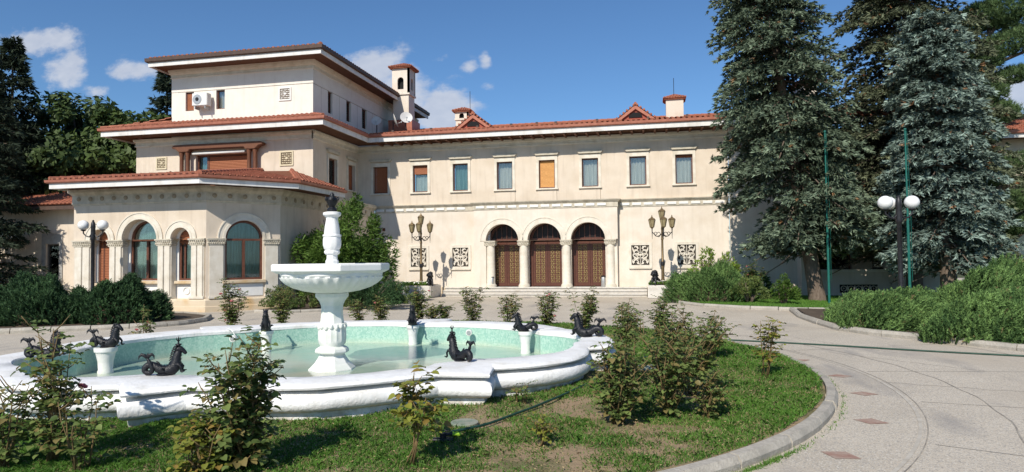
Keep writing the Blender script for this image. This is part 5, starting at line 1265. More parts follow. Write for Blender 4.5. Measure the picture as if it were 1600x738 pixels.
part('base', MB().box(-.1, .1, -.012, .012, 0, .02).box(-.012, .012, -.09, .09, .001, .021).tube([(-.1, -.06, .012), (.1, -.06, .012)], .012, 6).mesh('base', IRON), sp)
part('body', MB().lathe([(.03, .01), (.035, .06), (.02, .08)], 10).tube([(0, 0, .05), (.09, .01, .05)], .018, 8).mesh('body', IRON), sp)
part('arm', MB().tube([(-.07, 0, .085), (.07, 0, .085)], .01, 6).mesh('arm', IRON), sp)
LIMEP = mat('lime_plastic', (.30, .50, .03), rough=.4)
part('connector', MB().tube([(.09, .01, .05), (.17, .02, .045)], .02, 8).mesh('connector', LIMEP, smooth='auto'), sp); part('knob', MB().lathe([(.022, .06), (.022, .085)], 8).mesh('knob', LIMEP), sp)
for (x, y, lab, w) in ((-.12, 10.95, 'green valve box lid in the grass behind the rose clump', .22), (-2.02, 6.95, 'worn green valve box lid in bare soil beside the sprinkler', .15)):
    t = thing('valve_box', lab, 'valve box', (x, y, .125), R_(20), 'valve box lids in the lawn')
    part('lid', MB().lathe([(w, 0), (w, .03), (w * .97, .035)], 20).mesh('lid', mat('valve_green', (.17, .22, .17), (.30, .30, .24), 9, .9), smooth='auto'), t)
# ================================================================== VEGETATION
def unit(a): return a / np.maximum(1e-9, np.linalg.norm(a, axis=-1, keepdims=True))
def rvec(n): return unit(rng.normal(size=(n, 3)))
def blades(P, D, ln, wd, k, spread, droop=0.0):
    """k thin pointed leaves from every point P about direction D -> (n*k, 3, 3)"""
    n = len(P); D = np.repeat(unit(D), k, 0); P = np.repeat(P, k, 0); m = n * k
    d = unit(D + rng.normal(size=(m, 3)) * spread); l = (ln * rng.uniform(.6, 1.25, m))[:, None]
    s = unit(np.cross(d, rvec(m))) * (wd * rng.uniform(.7, 1.3, m))[:, None]
    tip = P + d * l; tip[:, 2] -= droop * l[:, 0]
    return np.stack([P - s, P + s, tip], 1)
def leaves(P, Nn, size, asp=.6):
    """folded diamond leaves -> (n, 4, 3)"""
    n = len(P); Nn = unit(Nn); a = unit(np.cross(Nn, rvec(n))); b = np.cross(Nn, a); s = (size * rng.uniform(.6, 1.3, n))[:, None]
    return np.stack([P - a * s, P - b * s * asp + Nn * s * .12, P + a * s, P + b * s * asp + Nn * s * .12], 1)

def spruce_meshes(H, R, hb, f, seed, dens=1.0, blade=.17, width=.022, trunk_r=.3, lean=(0, 0), shape=.85, k=6, droop=.25, whorl=.42, belly=0.0, zmin=.3):
    global rng
    rng = np.random.default_rng(seed)
    def axis(z): t = z / H; return np.array([lean[0] * t, lean[1] * t, z])
    PP = []; DD = []; TT = []; limbs = MB()
    z = hb
    while z < min(H - .15, 15.5):
        t = (z - hb) / (H - hb); rr = R * ((1 - t) ** shape) * (1 - belly * max(0, .15 - t) / .15) + .08
        nb = int(rng.integers(6, 10))
        for b in range(nb):
            a = rng.uniform(0, 2 * math.pi); L = rr * rng.uniform(.66, 1.14); z0 = z + rng.uniform(-.3, .3)
            o = axis(z0); dirh = np.array([math.cos(a), math.sin(a), 0]); rise = rng.uniform(-.05, .22) if t < .75 else .45
            n = max(3, int(L / (.19 / dens))); s = np.linspace(.12, 1, n)
            pts = o + dirh * (s * L)[:, None]; pts[:, 2] += L * (rise * s - droop * s ** 1.7 + .10 * s ** 4)
            if L > 1.0: limbs.tube([tuple(o)] + [tuple(pts[i]) for i in range(0, n, max(1, n // 4))], [.055 * L / R + .012] + [.035 * (1 - .7 * i / n) * L / R + .006 for i in range(0, n, max(1, n // 4))], 5)
            side = np.array([-math.sin(a), math.cos(a), 0])
            for sgn in (-1, 1):
                tw = .42 * L * (1 - s * .75) * rng.uniform(.6, 1.1, n) + .1
                for q in (.35, .7, 1.0):
                    p = pts + side * (sgn * tw * q)[:, None] + dirh * (tw * q * .55)[:, None]; p[:, 2] -= tw * q * rng.uniform(.05, .38, n)
                    keep = rng.random(n) < np.clip(.25 + s * 1.1, 0, 1)
                    PP.append(p[keep]); DD.append((side * sgn * .8 + dirh * .9 + np.array([0, 0, -.25]))[None].repeat(keep.sum(), 0)); TT.append((.25 + .75 * s[keep]) * rng.uniform(.3, 1, keep.sum()))
            PP.append(pts); DD.append((dirh + np.array([0, 0, .12]))[None].repeat(n, 0)); TT.append(s * rng.uniform(.4, 1, n))
        z += whorl * rng.uniform(.75, 1.2) * (1 - .35 * t)
    P = np.concatenate(PP); D = np.concatenate(DD); T = np.concatenate(TT)
    P = P + rng.normal(size=P.shape) * .05
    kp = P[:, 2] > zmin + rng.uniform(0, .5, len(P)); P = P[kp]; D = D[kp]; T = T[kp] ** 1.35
    # crown self-shadow is put into the needle colour: tone darkens towards the trunk
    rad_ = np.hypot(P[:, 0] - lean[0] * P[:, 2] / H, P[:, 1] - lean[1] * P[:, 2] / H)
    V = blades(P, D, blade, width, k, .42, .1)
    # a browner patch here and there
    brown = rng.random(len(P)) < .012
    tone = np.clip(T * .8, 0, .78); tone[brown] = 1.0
    me = quads('foliage', V, f, np.repeat(tone, k))
    tr = MB().tube([tuple(axis(zz)) for zz in (-.3, .1, .8, H * .3, H * .6, H * .95)], [trunk_r * 1.5, trunk_r * 1.15, trunk_r, trunk_r * .7, trunk_r * .4, .03], 12)
    return me, limbs.mesh('branches', BARK, smooth=True, recalc=False), tr.mesh('trunk', BARK, smooth=True)
def tree(name, lab, cat, x, y, meshes, group=None, rz=0.0, z=0.0, sc=1.0):
    t = thing(name, lab, cat, (x, y, z), rz, group)
    t.scale = (sc, sc, sc)
    part('foliage', meshes[0], t); part('branches', meshes[1], t); part('trunk', meshes[2], t)
    return t
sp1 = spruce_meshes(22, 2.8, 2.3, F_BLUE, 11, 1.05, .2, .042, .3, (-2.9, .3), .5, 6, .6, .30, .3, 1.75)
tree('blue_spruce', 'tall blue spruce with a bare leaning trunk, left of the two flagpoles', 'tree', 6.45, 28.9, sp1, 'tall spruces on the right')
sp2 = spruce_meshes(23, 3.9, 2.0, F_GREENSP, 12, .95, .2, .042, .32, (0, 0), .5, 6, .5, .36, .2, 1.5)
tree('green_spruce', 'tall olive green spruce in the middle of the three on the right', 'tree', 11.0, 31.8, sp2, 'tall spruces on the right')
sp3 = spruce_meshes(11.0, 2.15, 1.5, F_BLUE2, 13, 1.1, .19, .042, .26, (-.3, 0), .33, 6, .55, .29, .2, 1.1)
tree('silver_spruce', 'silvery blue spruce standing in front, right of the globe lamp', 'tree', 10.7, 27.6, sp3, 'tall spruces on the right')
dk = spruce_meshes(14, 3.0, .8, F_DARKSP, 14, .75, .3, .045, .25, (0, 0), .9, 5, .3, .6)
tree('dark_spruce', 'dark spruce reaching out of the picture at the left edge', 'tree', -31.3, 25.9, dk, 'dark conifers behind the annex', sc=.88)
def ct(x, y, lab, sc, rz, grp='dark conifers behind the annex', name='dark_spruce', src=dk): return tree(name, lab, 'tree', x, y, src, grp, rz, 0, sc)
ct(-34.1, 29.6, 'dark pointed spruce, second from the left edge, before the round trees', 1.02, 1.3)
ct(-35.6, 28.8, 'dark spruce whose tip is highest at the left edge', 1.12, 2.2)
ct(-38.3, 46.5, 'dark spruce rising behind the left corner of the tower', 1.28, .7)
# pine at right
def pine_meshes(seed=21):
    global rng
    rng = np.random.default_rng(seed)
    limbs = MB(); P = []; D = []
    for (cx, cy, cz, r, h) in ((1.7, 0, 11.9, 1.2, .6), (2.5, .2, 11.2, .9, .45), (.6, 0, 12.4, 1.3, .7), (-.6, .3, 12.0, 1.5, .7), (.5, 0, 10.8, 1.3, .6), (-.9, 0, 10.2, 1.4, .7), (.8, .2, 9.5, .9, .4), (-.5, 0, 8.7, 1.2, .6), (.1, -.2, 7.8, 1.0, .5), (-.9, 0, 7.0, 1.2, .6), (.9, -.2, 5.7, 1.1, .45), (1.9, -.2, 5.1, 1.0, .4), (1.5, -.5, 4.2, 1.1, .4), (.3, -.6, 4.0, 1.2, .5), (-.9, -.3, 5.0, 1.2, .5), (.9, -.8, 3.1, .9, .4)):
        limbs.tube([(0, 0, cz - 1.2), (cx * .5, cy * .5, cz - .7), (cx, cy, cz - .2)], [.1, .07, .03], 6)
        n = int(1000 * r); q = rvec(n) * (rng.uniform(.35, 1, n) ** .5)[:, None] * np.array([r, r * .9, h]); q[:, 2] += .25 * h * np.sin(q[:, 0] * 3)
        P.append(q + np.array([cx, cy, cz])); D.append(q * np.array([.8, .8, .5]) + np.array([0, 0, .8]))
    P = np.concatenate(P); D = np.concatenate(D)
    V = blades(P, D, .2, .013, 9, .55); tone = np.repeat(rng.random(len(P)) * .9, 9)
    return quads('foliage', V, F_PINE, tone), limbs.mesh('branches', BARK, smooth=True), MB().tube([(.3, 0, -.2), (.2, 0, 3), (0, 0, 8), (.1, 0, 12.8)], [.28, .24, .16, .04], 10).mesh('trunk', BARK, smooth=True)
pn = pine_meshes(); tree('pine', 'dark green pine behind the silver spruce near the right edge', 'tree', 14.3, 32.2, pn, sc=1.0)
for i, (x, y, s, r, lab) in enumerate(((23.5, 47, 1.0, 1.0, 'distant pine beyond the low wing, nearest the right edge'),)):
    ct(x, y, lab, .78, r, 'trees beyond the low wing', 'pine', pn)

def decid_meshes(R, H, seed, f, n_cl=60, per=150, ls=.16, trunk=True, zc=None, flat=.8):
    """crown of leaf clumps on limbs"""
    global rng
    rng = np.random.default_rng(seed); zc = zc or H - R * flat
    c = rvec(n_cl) * (rng.uniform(.25, 1, n_cl) ** .45)[:, None] * np.array([R, R, R * flat]) + np.array([0, 0, zc]); c = c[c[:, 2] > .3]
    P = []; D = []; T = []
    for q in c:
        rr = R * rng.uniform(.16, .3); v = rvec(per) * (rng.uniform(.3, 1, per) ** .6)[:, None] * np.array([rr, rr, rr * .75]); P.append(q + v); D.append(v + (q - [0, 0, zc]) * .25 + [0, 0, .35 * rr]); T.append(np.full(per, rng.uniform(.1, .6)) + rng.uniform(0, .4, per))
    P = np.concatenate(P); D = np.concatenate(D); T = np.concatenate(T)
    V = leaves(P, D + rng.normal(size=D.shape) * np.linalg.norm(D, axis=1, keepdims=True) * .5, ls, .5)
    limbs = MB()
    for q in c[::3]: limbs.tube([(0, 0, max(.3, zc - R * .9)), (q[0] * .4, q[1] * .4, (zc - R * .4 + q[2]) / 2), tuple(q)], [R * .035, R * .02, R * .006], 6)
    return quads('foliage', V, f, T), limbs.mesh('branches', BARK, smooth=True), MB().tube([(0, 0, -.2), (.05, 0, zc * .5), (0, 0, zc)], [R * .085, R * .065, R * .03], 10).mesh('trunk', BARK, smooth=True)
dA = decid_meshes(3.6, 10.6, 31, F_DEC, 150, 170, .17, zc=6.6, flat=1.15)
dB = decid_meshes(3.3, 9.6, 32, F_DEC2, 140, 170, .17, zc=5.9, flat=1.15)
G = 'round leafy trees behind the bay'
for (x, y, m, sc, rz, lab) in ((-33.4, 33.6, dA, 1.13, 0, 'broad dark leafy tree, left one of those behind the annex roof'), (-29.9, 33.8, dB, 1.12, 1, 'dark green leafy tree between the broad tree and the tower'), (-28.8, 38.5, dA, 1.06, 2.4, 'leafy tree just showing above the tower eave at its left end'), (-31.5, 40, dB, 1.12, 4, 'leafy tree further back with its top over the others'), (-38.0, 38.5, dA, 1.0, 3, 'leafy tree far back beside the pointed spruces'), (-30.3, 31.2, dB, .62, 2, 'low leafy tree over the annex roof beside the bay')):
    tree('leafy_tree', lab, 'tree', x, y, m, G, rz, 0, sc)
# a belt of far trees so that the gaps are not empty
fb = decid_meshes(5, 9, 33, F_DEC2, 60, 160, .3, zc=5, flat=.75)
for i, (x, y, s) in enumerate(((28, 52, .95), (38, 60, 1.0), (-60, 55, 1.15), (-50, 48, 1.1))):
    t = tree('far_tree', ('far round tree at the right edge beyond the low wing', 'far round tree beyond the right edge pine', 'far tree beyond the left edge of the annex', 'far tree behind the annex and the spruces')[i], 'tree', x, y, fb, 'far trees', i * 1.3, 0, s)

# feathery bush behind the fountain
def bush_meshes(rx, ry, h, seed, f, n=5200, k=3, ln=.14, wd=.014, z0=.15, stems=12, up=.6, spread=.5, lumps=26, drp=.12):
    global rng
    rng = np.random.default_rng(seed)
    c = rvec(lumps); c[:, 2] = np.abs(c[:, 2]); c = c * (rng.uniform(.3, .95, lumps))[:, None]
    idx = rng.integers(0, lumps, n); v = rvec(n) * (rng.uniform(.2, 1, n) ** .5)[:, None] * rng.uniform(.1, .28, lumps)[idx][:, None]
    P = c[idx] + v; P[:, 2] = np.maximum(P[:, 2], 0.02 + rng.random(n) * .1); P = P * np.array([rx, ry, h]) + [0, 0, z0]
    D = (v + c[idx] * .8) * np.array([1, 1, .6]) + np.array([0, 0, up * .5])
    V = blades(P, D, ln, wd, k, spread, drp); tone = np.clip(np.repeat(rng.uniform(0, .5, lumps)[idx] + rng.uniform(0, .45, n), k), 0, 1)
    st = MB()
    for i in range(stems):
        a = rng.uniform(0, 6.28); q = rng.uniform(.2, .75); st.tube([(.12 * rx * math.cos(a), .12 * ry * math.sin(a), 0), (q * .5 * rx * math.cos(a), q * .5 * ry * math.sin(a), h * .4), (q * rx * math.cos(a), q * ry * math.sin(a), h * .85)], [.025, .018, .006], 5)
    return quads('foliage', V, f, tone), st.mesh('branches', BARK, smooth=True)
def bush(name, lab, x, y, ms, rz=0, cat='bush', group=None, z=.1, sc=1):
    t = thing(name, lab, cat, (x, y, z), rz, group); t.scale = (sc, sc, sc); part('foliage', ms[0], t); part('branches', ms[1], t); return t
bush('feathery_bush', 'tall bright green feathery bush in the corner between bay and wing', -12.9, 26.3, bush_meshes(2.35, 1.8, 4.2, 41, F_SHRUB, 16000, 3, .24, .028, .2, 18, .9, .6, 80, .3))
bush('dark_shrub', 'dark green low shrub right of the fountain pedestal, before the feathery bush', -11.0, 24.4, bush_meshes(1.75, 1.1, 1.45, 42, F_JUNL, 7000, 3, .13, .014, .05))
lowm = bush_meshes(.85, .6, .85, 43, F_ROSE, 1500, 3, .08, .02, .03, 10, .5, .8)
for i, (x, y, s, lab) in enumerate(((-14.1, 23.3, 1.0, 'low leafy shrub at the foot of the bay corner, left of the pedestal'), (-12.9, 23.6, 1.05, 'low leafy shrub under the feathery bush, left of the pedestal'), (-11.9, 24.2, .9, 'low leafy shrub just left of the fountain shaft'), (-10.3, 25.6, 1.0, 'low shrub with sparse leaves right of the dark shrub'))):
    bush('low_shrub', lab, x, y, lowm, i * 1.1, group='low shrubs along the kerb before the bay', sc=s)

# junipers: mounds of feathered sprays
def juniper_meshes(rx, ry, h, seed, f, n=2600, wind=(.7, -.1, .55), spray=.42, leafs=11):
    global rng
    rng = np.random.default_rng(seed)
    a = rng.uniform(0, 2 * math.pi, n); s = rng.random(n) ** .5
    ph = rng.uniform(0, 6.28, 4)
    bump = 1 + .13 * np.sin(3 * a + ph[0]) + .08 * np.sin(7 * a + ph[1])
    x = np.cos(a) * s * rx * bump; y = np.sin(a) * s * ry * bump
    hh = h * (1 - s ** 2.6) ** .6 * (1 + .22 * np.sin(x * 3.1 + ph[2]) * np.cos(y * 2.7 + ph[3]) + .13 * np.sin(x * 6 + y * 5 + ph[0])); hh = np.maximum(hh, .04)
    low = rng.random(n) < .22; hh = np.where(low, hh * rng.uniform(.15, .9, n), hh)
    P = np.stack([x, y, hh], 1)
    out = np.stack([x / rx, y / ry, 0.25 + .5 * (1 - s)], 1); D = unit(out * .9 + np.array(wind) * 1.0 + rng.normal(size=(n, 3)) * .28)
    P = P - D * spray * .55
    L = spray * rng.uniform(.6, 1.2, n)
    V = []; T = []
    base_t = np.clip(rng.uniform(.05, .6, n) + .22 * np.sin(x * 4.3 + ph[1]) * np.sin(y * 3.7), 0, .8); dead = rng.random(n) < np.where(low, .13, .015); base_t = np.where(dead, 1.0, base_t)
    side = unit(np.cross(D, rvec(n)))
    for k in range(leafs):
        t = .12 + .88 * k / leafs; sg = 1 if k % 2 else -1
        c = P + D * (L * t)[:, None]; d = unit(D + side * sg * .75 + rng.normal(size=(n, 3)) * .12); l = (L * .34 * (1.15 - t * .75))[:, None]
        w = unit(np.cross(d, rvec(n))) * .016
        V.append(np.stack([c - w, c + w, c + d * l], 1)); T.append(np.clip(base_t * (.55 + .5 * t), 0, 1))
    w = side * .013; V.append(np.stack([P - w, P + w, P + D * L[:, None]], 1)); T.append(base_t)
    me = quads('foliage', np.concatenate(V), f, np.concatenate(T))
    # twiggy core under the sprays
    mb = MB(); m_, k_2 = 30, 9; vs = [(0, 0, h * .66)]
    for j in range(1, k_2 + 1):
        ss = j / k_2
        for i in range(m_):
            aa = 2 * math.pi * i / m_; bb = 1 + .13 * math.sin(3 * aa + ph[0]) + .08 * math.sin(7 * aa + ph[1]); r = .8 * ss * bb
            vs.append((math.cos(aa) * r * rx, math.sin(aa) * r * ry, max(-.02, h * .66 * (1 - ss ** 2.4) ** .6 + rng.uniform(-.06, .06) * (j < k_2)) if j < k_2 else -.02))
    fs = [(0, 1 + i, 1 + (i + 1) % m_) for i in range(m_)] + [(1 + (j - 1) * m_ + i, 1 + j * m_ + i, 1 + j * m_ + (i + 1) % m_, 1 + (j - 1) * m_ + (i + 1) % m_) for j in range(1, k_2) for i in range(m_)]
    mb.add(vs, fs)
    return me, mb.mesh('inner_twigs', F_DRYIN, smooth=False)
def juniper(lab, x, y, rx, ry, h, seed, f, n, wind=(.7, -.1, .55), rz=0, group=None, z=.08, spray=.35):
    m = juniper_meshes(rx, ry, h, seed, f, n, wind, spray); t = thing('juniper', lab, 'juniper', (x, y, z), rz, group); part('foliage', m[0], t); part('inner_twigs', m[1], t); return t
GJ = 'spreading junipers on the right island'
juniper('bright juniper mound at the left tip of the right island, by the kerb', 6.0, 19.3, 1.5, 1.9, .68, 51, F_JUNR, 5400, group=GJ)
juniper('bright juniper mound in front at the right edge, hanging over the kerb', 7.9, 16.4, 1.9, 1.7, .8, 52, F_JUNR, 7000, group=GJ)
juniper('largest bright juniper mound at the back right of the island', 9.7, 19.9, 2.6, 1.9, 1.28, 53, F_JUNR, 8000, group=GJ)
juniper('bright juniper beyond the right edge mound, furthest right', 11.6, 17.4, 2.3, 2.2, 1.15, 54, F_JUNR, 5000, group=GJ)
juniper('bright juniper filling the middle of the right island behind the lamp pole', 7.4, 21.4, 1.9, 1.2, .6, 55, F_JUNR, 4000, group=GJ)
GL = 'deep green junipers on the left island'
juniper('deep green juniper mound at the right end of the left island', -16.4, 17.8, 1.6, 1.25, 1.12, 56, F_JUNL, 5000, (.5, -.3, .6), group=GL)
juniper('deep green juniper mound in the middle of the left island', -18.9, 16.9, 1.75, 1.5, 1.2, 57, F_JUNL, 5400, (-.3, -.3, .6), group=GL)
juniper('deep green juniper mound at the left edge of the picture', -21.6, 15.8, 1.8, 1.6, 1.15, 58, F_JUNL, 5000, (-.2, -.3, .6), group=GL)
juniper('small light green juniper mound beside the right planter', 2.35, 28.9, 1.75, 1.5, 1.2, 59, F_JUNR, 4600, (-.1, -.2, .6), spray=.36)
bush('lime_shrub', 'lime green shrub with upright shoots behind the small juniper', 2.5, 30.6, bush_meshes(1.35, 1.0, 2.05, 61, F_LIME, 3200, 3, .15, .03, .1, 16, 1.2, .5, 30))
bush('dark_shrub', 'dark low shrub right of the lime shrub, against the shaded wall', 4.2, 30.4, bush_meshes(1.0, .8, 1.0, 62, F_JUNL, 2200, 3, .12, .02))
lm2 = bush_meshes(.6, .5, .85, 63, F_SHRUB, 1400, 3, .09, .022)
bush('low_shrub', 'small round leafy shrub on the grass strip left of the spruce trunk', 4.75, 26.7, lm2)
bush('low_shrub', 'leafy shrub at the right foot of the small juniper', 3.6, 27.3, bush_meshes(.75, .6, .95, 64, F_ROSE, 1600, 3, .09, .022))
# bedding flowers in the planters
for x0, lab in ((-11.8, 'bedding plants with small white flowers in the left planter'), (.55, 'bedding plants with small white flowers in the right planter')):
    t = thing('bedding_plants', lab, 'plants', (x0, 31.85, .64), 0, 'bedding plants in the planters')
    n = 900; rng = np.random.default_rng(5); P = np.stack([rng.uniform(-.8, .8, n), rng.uniform(-.35, .3, n), rng.uniform(0, .16, n)], 1)
    o = part('foliage', quads('foliage', leaves(P, rvec(n) + [0, -.3, .6], .05), F_SHRUB, rng.random(n)), t); o['kind'] = 'stuff'
    n = 120; P = np.stack([rng.uniform(-.8, .8, n), rng.uniform(-.38, .2, n), rng.uniform(.1, .2, n)], 1)
    o = part('blossoms', quads('blossoms', leaves(P, rvec(n) * .4 + [0, -.5, .6], .03, .9), mat('white_blossom', (.75, .74, .68)), rng.random(n)), t); o['kind'] = 'stuff'

# ------------------------------------------------------------------ roses
def leaf_mesh(nm, s, m, tone, curl):
    """one rose leaflet: pointed oval folded on its midrib and curled down at the tip"""
    L = [(0, .0), (.18, .36), (.45, .50), (.75, .36), (1.0, .0)]; vs = []; 
    for i, (t, w) in enumerate(L): 
        z = -curl * t * t
        vs += [(t * s, 0, z * s)] + ([(t * s, w * s, (z + .16) * s), (t * s, -w * s, (z + .16) * s)] if 0 < i < 4 else [])
    # verts: 0; 1,2,3; 4,5,6; 7,8,9; 10
    fs = [(0, 1, 2), (0, 3, 1), (1, 4, 5, 2), (1, 3, 6, 4), (4, 7, 8, 5), (4, 6, 9, 7), (7, 10, 8), (7, 9, 10)]
    me = bpy.data.meshes.new(nm); me.from_pydata(vs, [], fs); me.materials.append(m)
    a = me.attributes.new('tone', 'FLOAT', 'POINT'); a.data.foreach_set('value', [tone] * len(vs)); me.polygons.foreach_set('use_smooth', [True] * len(me.polygons)); return me
LEAFM = {f.name: [leaf_mesh('leaf', 1.0, f, t, c) for t, c in ((.1, .25), (.3, .1), (.45, .35), (.6, .2), (.75, .3), (.9, .4))] for f in (F_ROSE, F_ROSEY)}
LV = {k: [np.array([v.co[:] for v in m.vertices]) for m in v_] for k, v_ in LEAFM.items()}
def bloom_mesh():
    mb = MB(); k = random.Random(3)
    for j, (r, n, z) in enumerate(((.012, 3, .02), (.025, 5, .014), (.038, 6, .004))):
        for i in range(n):
            a = 2 * math.pi * (i + .5 * j) / n; c, s = math.cos(a), math.sin(a); t = Vector((-s, c, 0)); o = Vector((c, s, 0)) * r; w = .02 + .006 * j
            mb.add([o * .3 + Vector((0, 0, z - .015)), o + t * w + Vector((0, 0, z + .01)), o * 1.25 + Vector((0, 0, z + .02)), o - t * w + Vector((0, 0, z + .01))], [(0, 1, 2, 3)])
    mb.ball((0, 0, .012), .016, 6, 5)
    return mb.mesh('bloom', PINK, smooth=True)
BLOOM = bloom_mesh()
def rose(lab, x, y, h, spread, seed, f=F_ROSE, canes=6, blooms=0, lfs=.052, single=0, z=.13, dens=1.0, group='rose bushes round the pool', bare=.25, tilt=(0, 0)):
    """canes with side shoots carrying compound leaves; nearest bushes get their leaves as objects of their own"""
    k = random.Random(seed); r = np.random.default_rng(seed)
    t = thing('rose_bush', lab, 'rose bush', (x, y, z), 0, group)
    tips = []; nodes = []
    for c in range(canes):
        a = k.uniform(0, 6.28); q = spread * k.uniform(.15, 1) ; hh = h * k.uniform(.6, 1.0) if c else h
        p0 = Vector((k.uniform(-.05, .05), k.uniform(-.05, .05), -.03)); p3 = Vector((math.cos(a) * q + tilt[0] * hh, math.sin(a) * q + tilt[1] * hh, hh))
        p1 = p0.lerp(p3, .33) + Vector((math.cos(a) * q * .15, math.sin(a) * q * .15, .05)); p2 = p0.lerp(p3, .7) + Vector((k.uniform(-.05, .05), k.uniform(-.05, .05), .03))
        pts = [p0, p1, p2, p3]; mb = MB().tube(pts, [.009, .007, .005, .003], 6)
        n = max(5, int(hh / .042))
        for i in range(n):
            s = i / n
            if s < bare: continue
            p = pts[min(2, int(s * 3))].lerp(pts[min(3, int(s * 3) + 1)], s * 3 - int(s * 3))
            nodes.append((p, (p3 - p0).normalized(), s))
            if k.random() < .42:
                aa = k.uniform(0, 6.28); L = k.uniform(.08, .2) * (1 - .3 * s) * max(.5, spread / .3); e = p + Vector((math.cos(aa) * L, math.sin(aa) * L, L * k.uniform(.5, 1.3)))
                mb.tube([p, p.lerp(e, .5) + Vector((0, 0, -.01)), e], [.006, .005, .003], 5); d = (e - p).normalized()
                for j in range(2, max(4, int(L / .035))): nodes.append((p.lerp(e, j / max(3, int(L / .035))), d, s))
                tips.append(e)
        part('cane', mb.mesh('cane', CANE, smooth=True), t); tips.append(p3)
    recs = []; lfs = lfs * 1.3
    for (p, d, s) in nodes:
        if k.random() > dens: continue
        a = k.uniform(0, 6.28); out = Vector((math.cos(a), math.sin(a), k.uniform(-.35, .5))).normalized(); pet = lfs * k.uniform(.5, 1.1)
        nl = k.choice((3, 5, 5)); ls = lfs * k.uniform(.65, 1.2) * (1 - .2 * s)
        for j in range(nl):
            if j == nl - 1: dirv = out; base = p + out * (pet + ls * (nl // 2) * .75)
            else:
                sg = 1 if j % 2 else -1; sd = out.cross(Vector((0, 0, 1))).normalized() * sg; dirv = (out * .5 + sd).normalized(); base = p + out * (pet + ls * (j // 2) * .75)
            recs.append((base, dirv, ls * k.uniform(.8, 1.1), k.uniform(-.5, .5), k.randrange(6)))
    # orientation per leaflet
    def mtx(b, d, s, roll):
        zc = Vector((0, 0, 1)); yv = zc.cross(d); yv = yv.normalized() if yv.length > .05 else Vector((0, 1, 0)); zv = d.cross(yv)
        yv2 = yv * math.cos(roll) + zv * math.sin(roll); zv2 = d.cross(yv2)
        return Matrix(((d.x * s, yv2.x * s, zv2.x * s, b.x), (d.y * s, yv2.y * s, zv2.y * s, b.y), (d.z * s, yv2.z * s, zv2.z * s, b.z), (0, 0, 0, 1)))
    if single:
        recs.sort(key=lambda q: -q[2])
    for q in recs[:single]:
        o = part('leaf', LEAFM[f.name][q[4]], t); o.matrix_local = mtx(*q[:4])
    rest = recs[single:]
    if rest:
        V = []; Fc = []; T = []; o_ = 0; tones = (.1, .3, .45, .6, .75, .9)
        faces = [tuple(p.vertices) for p in LEAFM[f.name][0].polygons]
        for q in rest:
            M = np.array(mtx(*q[:4])); v = LV[f.name][q[4]] @ M[:3, :3].T + M[:3, 3]; V.append(v); Fc += [tuple(i + o_ for i in fc) for fc in faces]; T += [tones[q[4]]] * len(v); o_ += len(v)
        me = bpy.data.meshes.new('foliage'); me.from_pydata(np.concatenate(V).tolist(), [], Fc); me.materials.append(f)
        a = me.attributes.new('tone', 'FLOAT', 'POINT'); a.data.foreach_set('value', T); me.polygons.foreach_set('use_smooth', [True] * len(me.polygons))
        part('foliage', me, t, kind='stuff')
    k.shuffle(tips)
    for e in tips[:blooms]:
        o = part('bloom', BLOOM, t, e + Vector((0, 0, .01))); o.rotation_euler = (k.uniform(-.7, .2), k.uniform(-.5, .5), 0); s = k.uniform(.7, 1.15); o.scale = (s, s, s)
    return t
# near roses
rose('tall leggy rose bush with few leaves in the left foreground', -5.35, 5.05, 1.2, .34, 101, F_ROSE, 9, 1, .056, 200, z=.12, dens=.42, bare=.12)
rose('rose bush with sparse leaves at the very left edge of the foreground', -5.62, 4.85, .75, .36, 102, F_ROSE, 8, 0, .052, 60, z=.12, dens=.45, bare=.1)
rose('low rose bush between the left foreground rose and the basin', -4.85, 4.9, .7, .2, 109, F_ROSE, 6, 0, .055, 80, z=.12, dens=.55, bare=.15)
rose('dense dark rose bush in the foreground, left of the fountain shaft', -3.5, 5.2, 1.1, .34, 103, F_ROSE, 13, 0, .058, 280, z=.12, dens=.95, bare=.05)
rose('yellowing undergrowth rose at the foot of the dense dark rose', -3.75, 4.95, .45, .3, 104, F_ROSEY, 8, 0, .055, 120, z=.12, dens=.9, bare=.05)
rose('thin yellow-green rose with few leaves before the front rim', -2.12, 5.55, .78, .22, 105, F_ROSEY, 6, 0, .066, 140, z=.12, dens=.55, bare=.42)
rose('tiny rose sprout in front of the left front statue', -4.55, 6.2, .3, .07, 106, F_ROSE, 2, 0, .05, 20, z=.12, dens=.5, bare=.4)
rose('small yellow rose in the dry grass right of the sprinkler', -1.08, 6.3, .32, .14, 107, F_ROSEY, 6, 0, .034, 60, z=.12, dens=.8)
rose('tiny rose at the foot of the basin beneath the right lobe', -1.62, 8.1, .2, .12, 108, F_ROSE, 4, 0, .035, 0, z=.12)
# clump right of the basin
G2 = 'roses in the lawn right of the pool'
rose('rose bush at the left front of the clump right of the pool', -.42, 7.35, .85, .4, 111, F_ROSE, 13, 0, .05, 160, group=G2, dens=.7, bare=.08)
rose('rose bush at the right front of the clump right of the pool', .12, 7.8, .95, .42, 112, F_ROSE, 13, 0, .05, 160, group=G2, dens=.65, bare=.08)
rose('rose bush at the back of the clump right of the pool', .45, 8.9, 1.02, .42, 113, F_ROSE, 12, 1, .048, 60, group=G2, dens=.65, bare=.08)
rose('low spreading rose at the right foot of the clump', .55, 7.75, .42, .3, 114, F_ROSE, 8, 0, .042, 60, group=G2, bare=.05)
rose('tall thin rose beside the right end of the basin', -.42, 9.7, 1.1, .2, 115, F_ROSE, 7, 0, .042, 40, group=G2, dens=.8)
rose('rose bush further back, right of the tall thin one', .35, 11.6, .9, .4, 116, F_ROSE, 10, 1, .045, 0, group=G2)
rose('rose bush at the back of the lawn towards the road', 1.0, 12.4, .75, .4, 117, F_ROSE, 9, 0, .045, 0, group=G2)
